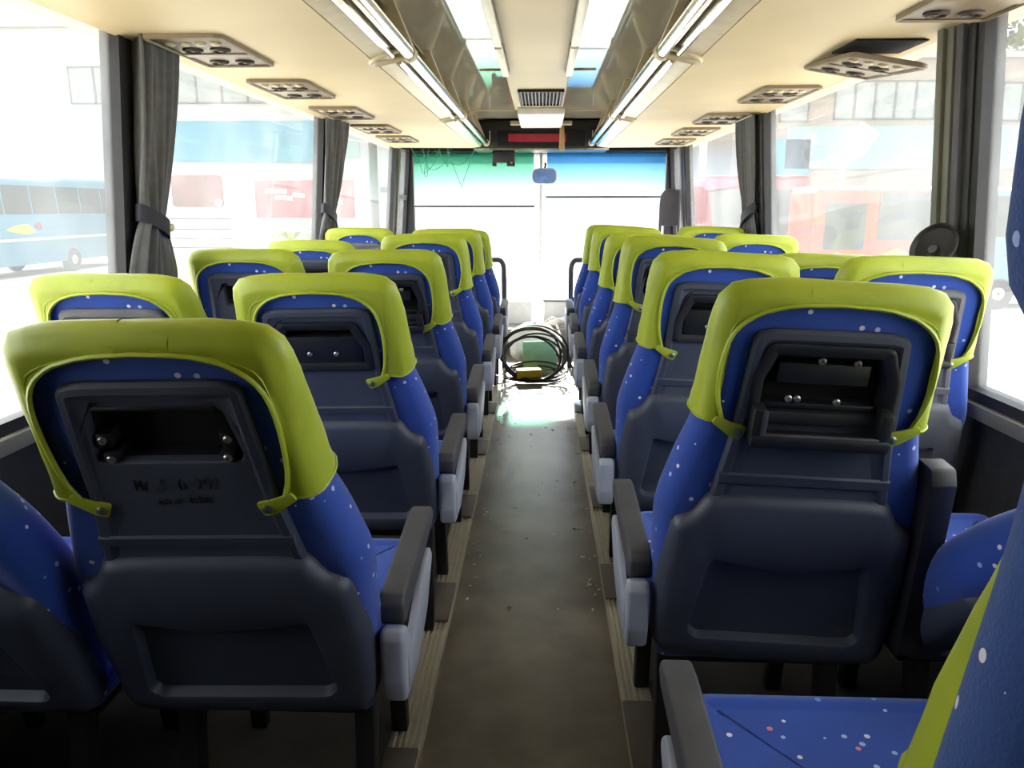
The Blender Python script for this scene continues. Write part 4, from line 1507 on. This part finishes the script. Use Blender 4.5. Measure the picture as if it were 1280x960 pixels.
def facade(name, x0, x1, y, h, mat, wins, label, bands=(), rz=0.0, depth=6.0):
    root = empty(name, ((x0 + x1) / 2, y, GZ), rz)
    c = (x0 + x1) / 2
    MB().box(x0 - c, x1 - c, 0, depth, 0, h).build('wall', M[mat], root)
    MB().box(x0 - c - 0.15, x1 - c + 0.15, -0.15, depth, h, h + 0.25).build('parapet', M['render_pale'], root)
    for (a, b, za, zb, mm) in bands:
        MB().box(a - c, b - c, -0.08, 0.0, za - GZ, zb - GZ).build('cladding_band', M[mm], root)
    for (a, b, za, zb) in wins:
        f = MB()
        f.box(a - c, b - c, -0.06, 0.02, za - GZ, za - GZ + 0.08)
        f.box(a - c, b - c, -0.06, 0.02, zb - GZ - 0.08, zb - GZ)
        f.box(a - c, a - c + 0.06, -0.06, 0.02, za - GZ, zb - GZ)
        f.box(b - c - 0.06, b - c, -0.06, 0.02, za - GZ, zb - GZ)
        fo = f.build('window_frame', M['pane_frame'], root)
        MB().box(a - c + 0.05, b - c - 0.05, -0.03, 0.0, za - GZ + 0.05, zb - GZ - 0.05).build('window_pane', M['pane_out'], fo)
    return tag(root, label, 'building')

wl = [(-27.2 + 1.48 * k, -27.2 + 1.48 * (k + 1), 7.15, 9.2) for k in range(11)]
facade('pale_workshop', -44, -10.0, 46, 12.5, 'render_pale', wl, 'pale building with a row of high windows beyond the left windows',
       bands=((-25.0, -12.5, 3.9, 6.2, 'cyan'), (-12.4, -10.5, 4.2, 6.6, 'render_teal')))
wr = [(14.2 + 0.96 * k, 14.2 + 0.96 * (k + 1), 5.5, 7.3) for k in range(5)]
wr += [(20.2 + 0.96 * k, 20.2 + 0.96 * (k + 1), 5.4, 7.2) for k in range(6)]
wr += [(11.6, 13.0, 5.4, 6.9)]
facade('beige_workshop', 9.4, 46, 40, 9.5, 'render_beige', wr, 'beige building with a row of high windows beyond the right windows',
       bands=((12.0, 44.0, 3.2, 5.2, 'render_teal'), (11.0, 13.2, 2.6, 4.6, 'cyan')))
facade('white_depot', -9.5, 9.0, 46, 11.0, 'render_pale', [(-6.0 + 2.4 * k, -4.2 + 2.4 * k, 5.6, 7.6) for k in range(5)], 'white depot building ahead of the windscreen',
       bands=((-9.4, 8.9, 2.2, 2.5, 'pane_frame'),))

# orange van and red coach on the right
def van_side(name, x0, x1, y, H, body, label, wins, roof='white', decals=(), low=0.35):
    root = empty(name, ((x0 + x1) / 2, y, GZ))
    c = (x0 + x1) / 2
    MB().box(x0 - c, x1 - c, 0.0, 2.1, low, H).build('body', M[body], root, bevel=0.10, segs=3)
    MB().box(x0 - c + 0.05, x1 - c - 0.05, 0.05, 2.05, H - 0.02, H + 0.08).build('roof', M[roof], root, bevel=0.05)
    for (a, b, za, zb) in wins:
        MB().prism(rounded([(a - c, za - GZ), (b - c, za - GZ), (b - c, zb - GZ), (a - c, zb - GZ)], 0.06, 3), -0.015, 0.02, 'y').build('side_window', M['bus_glass'], root)
    for q in (0.16, 0.84):
        t_, h_ = MB(), MB()
        wheel(t_, h_, x0 - c + (x1 - x0) * q, 0.14, 0.40, 0.40, 'y')
        wo = t_.build('wheel', M['tyre'], root)
        h_.build('wheel_hub', M['hub'], wo)
    for (a, z, w, hh, mm) in decals:
        pts = [(a - c, z - GZ), (a - c + w * 0.3, z - GZ + hh * 0.5), (a - c + w * 0.6, z - GZ + hh), (a - c + w, z - GZ + hh * 0.6), (a - c + w, z - GZ + hh * 0.1), (a - c + w * 0.5, z - GZ - hh * 0.1)]
        MB().prism(pts, -0.012, 0.0, 'y').build('painted_swoosh', M[mm], root)
    return tag(root, label, 'van')
van_side('orange_van', 6.85, 10.75, 20.0, 2.98, 'bus_orange', 'orange van with white roof parked outside the right windows',
         [(7.15, 8.15, 0.30, 1.45), (8.45, 10.2, 0.55, 1.70), (10.33, 10.65, 0.55, 1.70)],
         decals=((8.6, 0.16, 0.6, 0.18, 'yellow'), (9.0, 0.10, 0.85, 0.24, 'bus_blue'), (7.2, 0.05, 0.5, 0.2, 'bus_blue'), (7.4, -0.05, 0.4, 0.16, 'yellow')))
van_side('blue_white_van', 11.0, 15.0, 20.0, 2.95, 'bus_blue', 'blue and white van beyond the far right window',
         [(11.15, 12.0, 0.62, 1.62), (12.15, 13.2, 0.62, 1.62)], decals=((11.6, 0.15, 0.5, 0.16, 'bus_red'), (11.9, 0.05, 0.5, 0.2, 'bus_white')))
van_side('red_coach', 4.6, 7.6, 22.6, 3.35, 'bus_red', 'red coach partly hidden behind the right curtain',
         [(4.9, 6.5, 0.55, 1.85), (6.6, 7.5, 0.55, 1.85)], roof='bus_red')

# floodlight pole
lp = empty('floodlight_pole', (9.3, 25.0, GZ))
MB().tube([(0, 0, 0), (0, 0, 4.1)], 0.10, 12).build('pole', M['pole'], lp)
MB().box(-0.42, 0.42, -0.12, 0.12, 4.0, 4.12).build('crossarm', M['pole'], lp)
o = MB().box(-0.32, 0.32, -0.10, 0.10, -0.42, 0.42).build('lamp_head', M['white'], lp, bevel=0.04)
o.location = (0.42, -0.2, 4.55)
o.rotation_euler = (math.radians(20), math.radians(28), 0)
tag(lp, 'white floodlight pole between the red coach and orange van', 'pole')

# trees beyond the roofs
def leaf_mesh(kind):
    mb = MB()
    rnd = random.Random(kind)
    for k in range(1500):
        th, u = rnd.uniform(0, 2 * PI), rnd.uniform(-1, 1)
        r = rnd.uniform(0.72, 1.03) * (1 + 0.16 * math.sin(3 * th) * math.cos(4 * u) + 0.10 * math.sin(6 * th + 5 * u))
        q = math.sqrt(1 - u * u)
        c = Vector((r * q * math.cos(th), r * q * math.sin(th), r * u))
        s = rnd.uniform(0.05, 0.10)
        R_ = Matrix.Rotation(rnd.uniform(0, 6), 4, 'Z') @ Matrix.Rotation(rnd.uniform(-1.2, 1.2), 4, 'X')
        mb.add([R_ @ Vector(p) * s + c for p in ((-0.5, -1, 0), (0.5, -1, 0.1), (0.6, 0.4, 0), (0, 1.2, 0.1), (-0.6, 0.4, 0))], [(0, 1, 2, 3, 4)])
    return mb.mesh('foliage', M['leaf'], smooth=False)
LEAF = [leaf_mesh(k) for k in (1, 2)]
def tree(x, y, h, r, label, k):
    root = empty('tree', (x, y, GZ))
    MB().tube([(0, 0, 0), (0.1, 0, h * 0.4), (-0.1, 0, h)], [0.35, 0.28, 0.15], 10).build('trunk', M['bark'], root)
    f = link('foliage', LEAF[k % 2], root, (0, 0, h))
    f['kind'] = 'stuff'
    f.scale = (r, r, r * 0.9)
    f.rotation_euler = (0, 0, k * 1.3)
    tag(root, label, 'tree', 'trees beyond the beige building')
tree(31.0, 54, 12.5, 4.6, 'sunlit tree rising above the roof in the far right window', 0)
tree(21.5, 56, 10.6, 4.4, 'sunlit tree above the roof left of the window post', 1)
tree(41.5, 56, 14.0, 5.0, 'tall sunlit tree behind the beige building at the right edge', 2)
# palm-leaved plant on the left
pl = empty('potted_palm', (-8.6, 26.5, GZ))
MB().tube([(0, 0, 0), (0.03, 0, 0.9), (0, 0, 1.35)], [0.10, 0.08, 0.05], 8).build('stem', M['bark'], pl)
rnd = random.Random(9)
for k in range(11):
    a = 2 * PI * k / 11 + rnd.uniform(-0.2, 0.2)
    l = rnd.uniform(0.7, 1.05)
    vs, fs = [], []
    for i in range(7):
        t = i / 6
        r_ = l * t
        z = 1.35 + 0.55 * math.sin(PI * 0.75 * t) - 0.25 * t * t
        w = 0.11 * math.sin(PI * (0.08 + 0.9 * t))
        for q in (-1, 0, 1):
            vs.append((r_ * math.cos(a) - q * w * math.sin(a), r_ * math.sin(a) + q * w * math.cos(a), z - abs(q) * 0.04))
    for i in range(6):
        for q in range(2):
            b0 = i * 3 + q
            fs.append((b0, b0 + 1, b0 + 4, b0 + 3))
    mb = MB()
    mb.add(vs, fs)
    mb.build('palm_leaf', M['palm'], pl, angle=80)
tag(pl, 'yellow-green palm outside the left window beside the far curtain', 'plant')
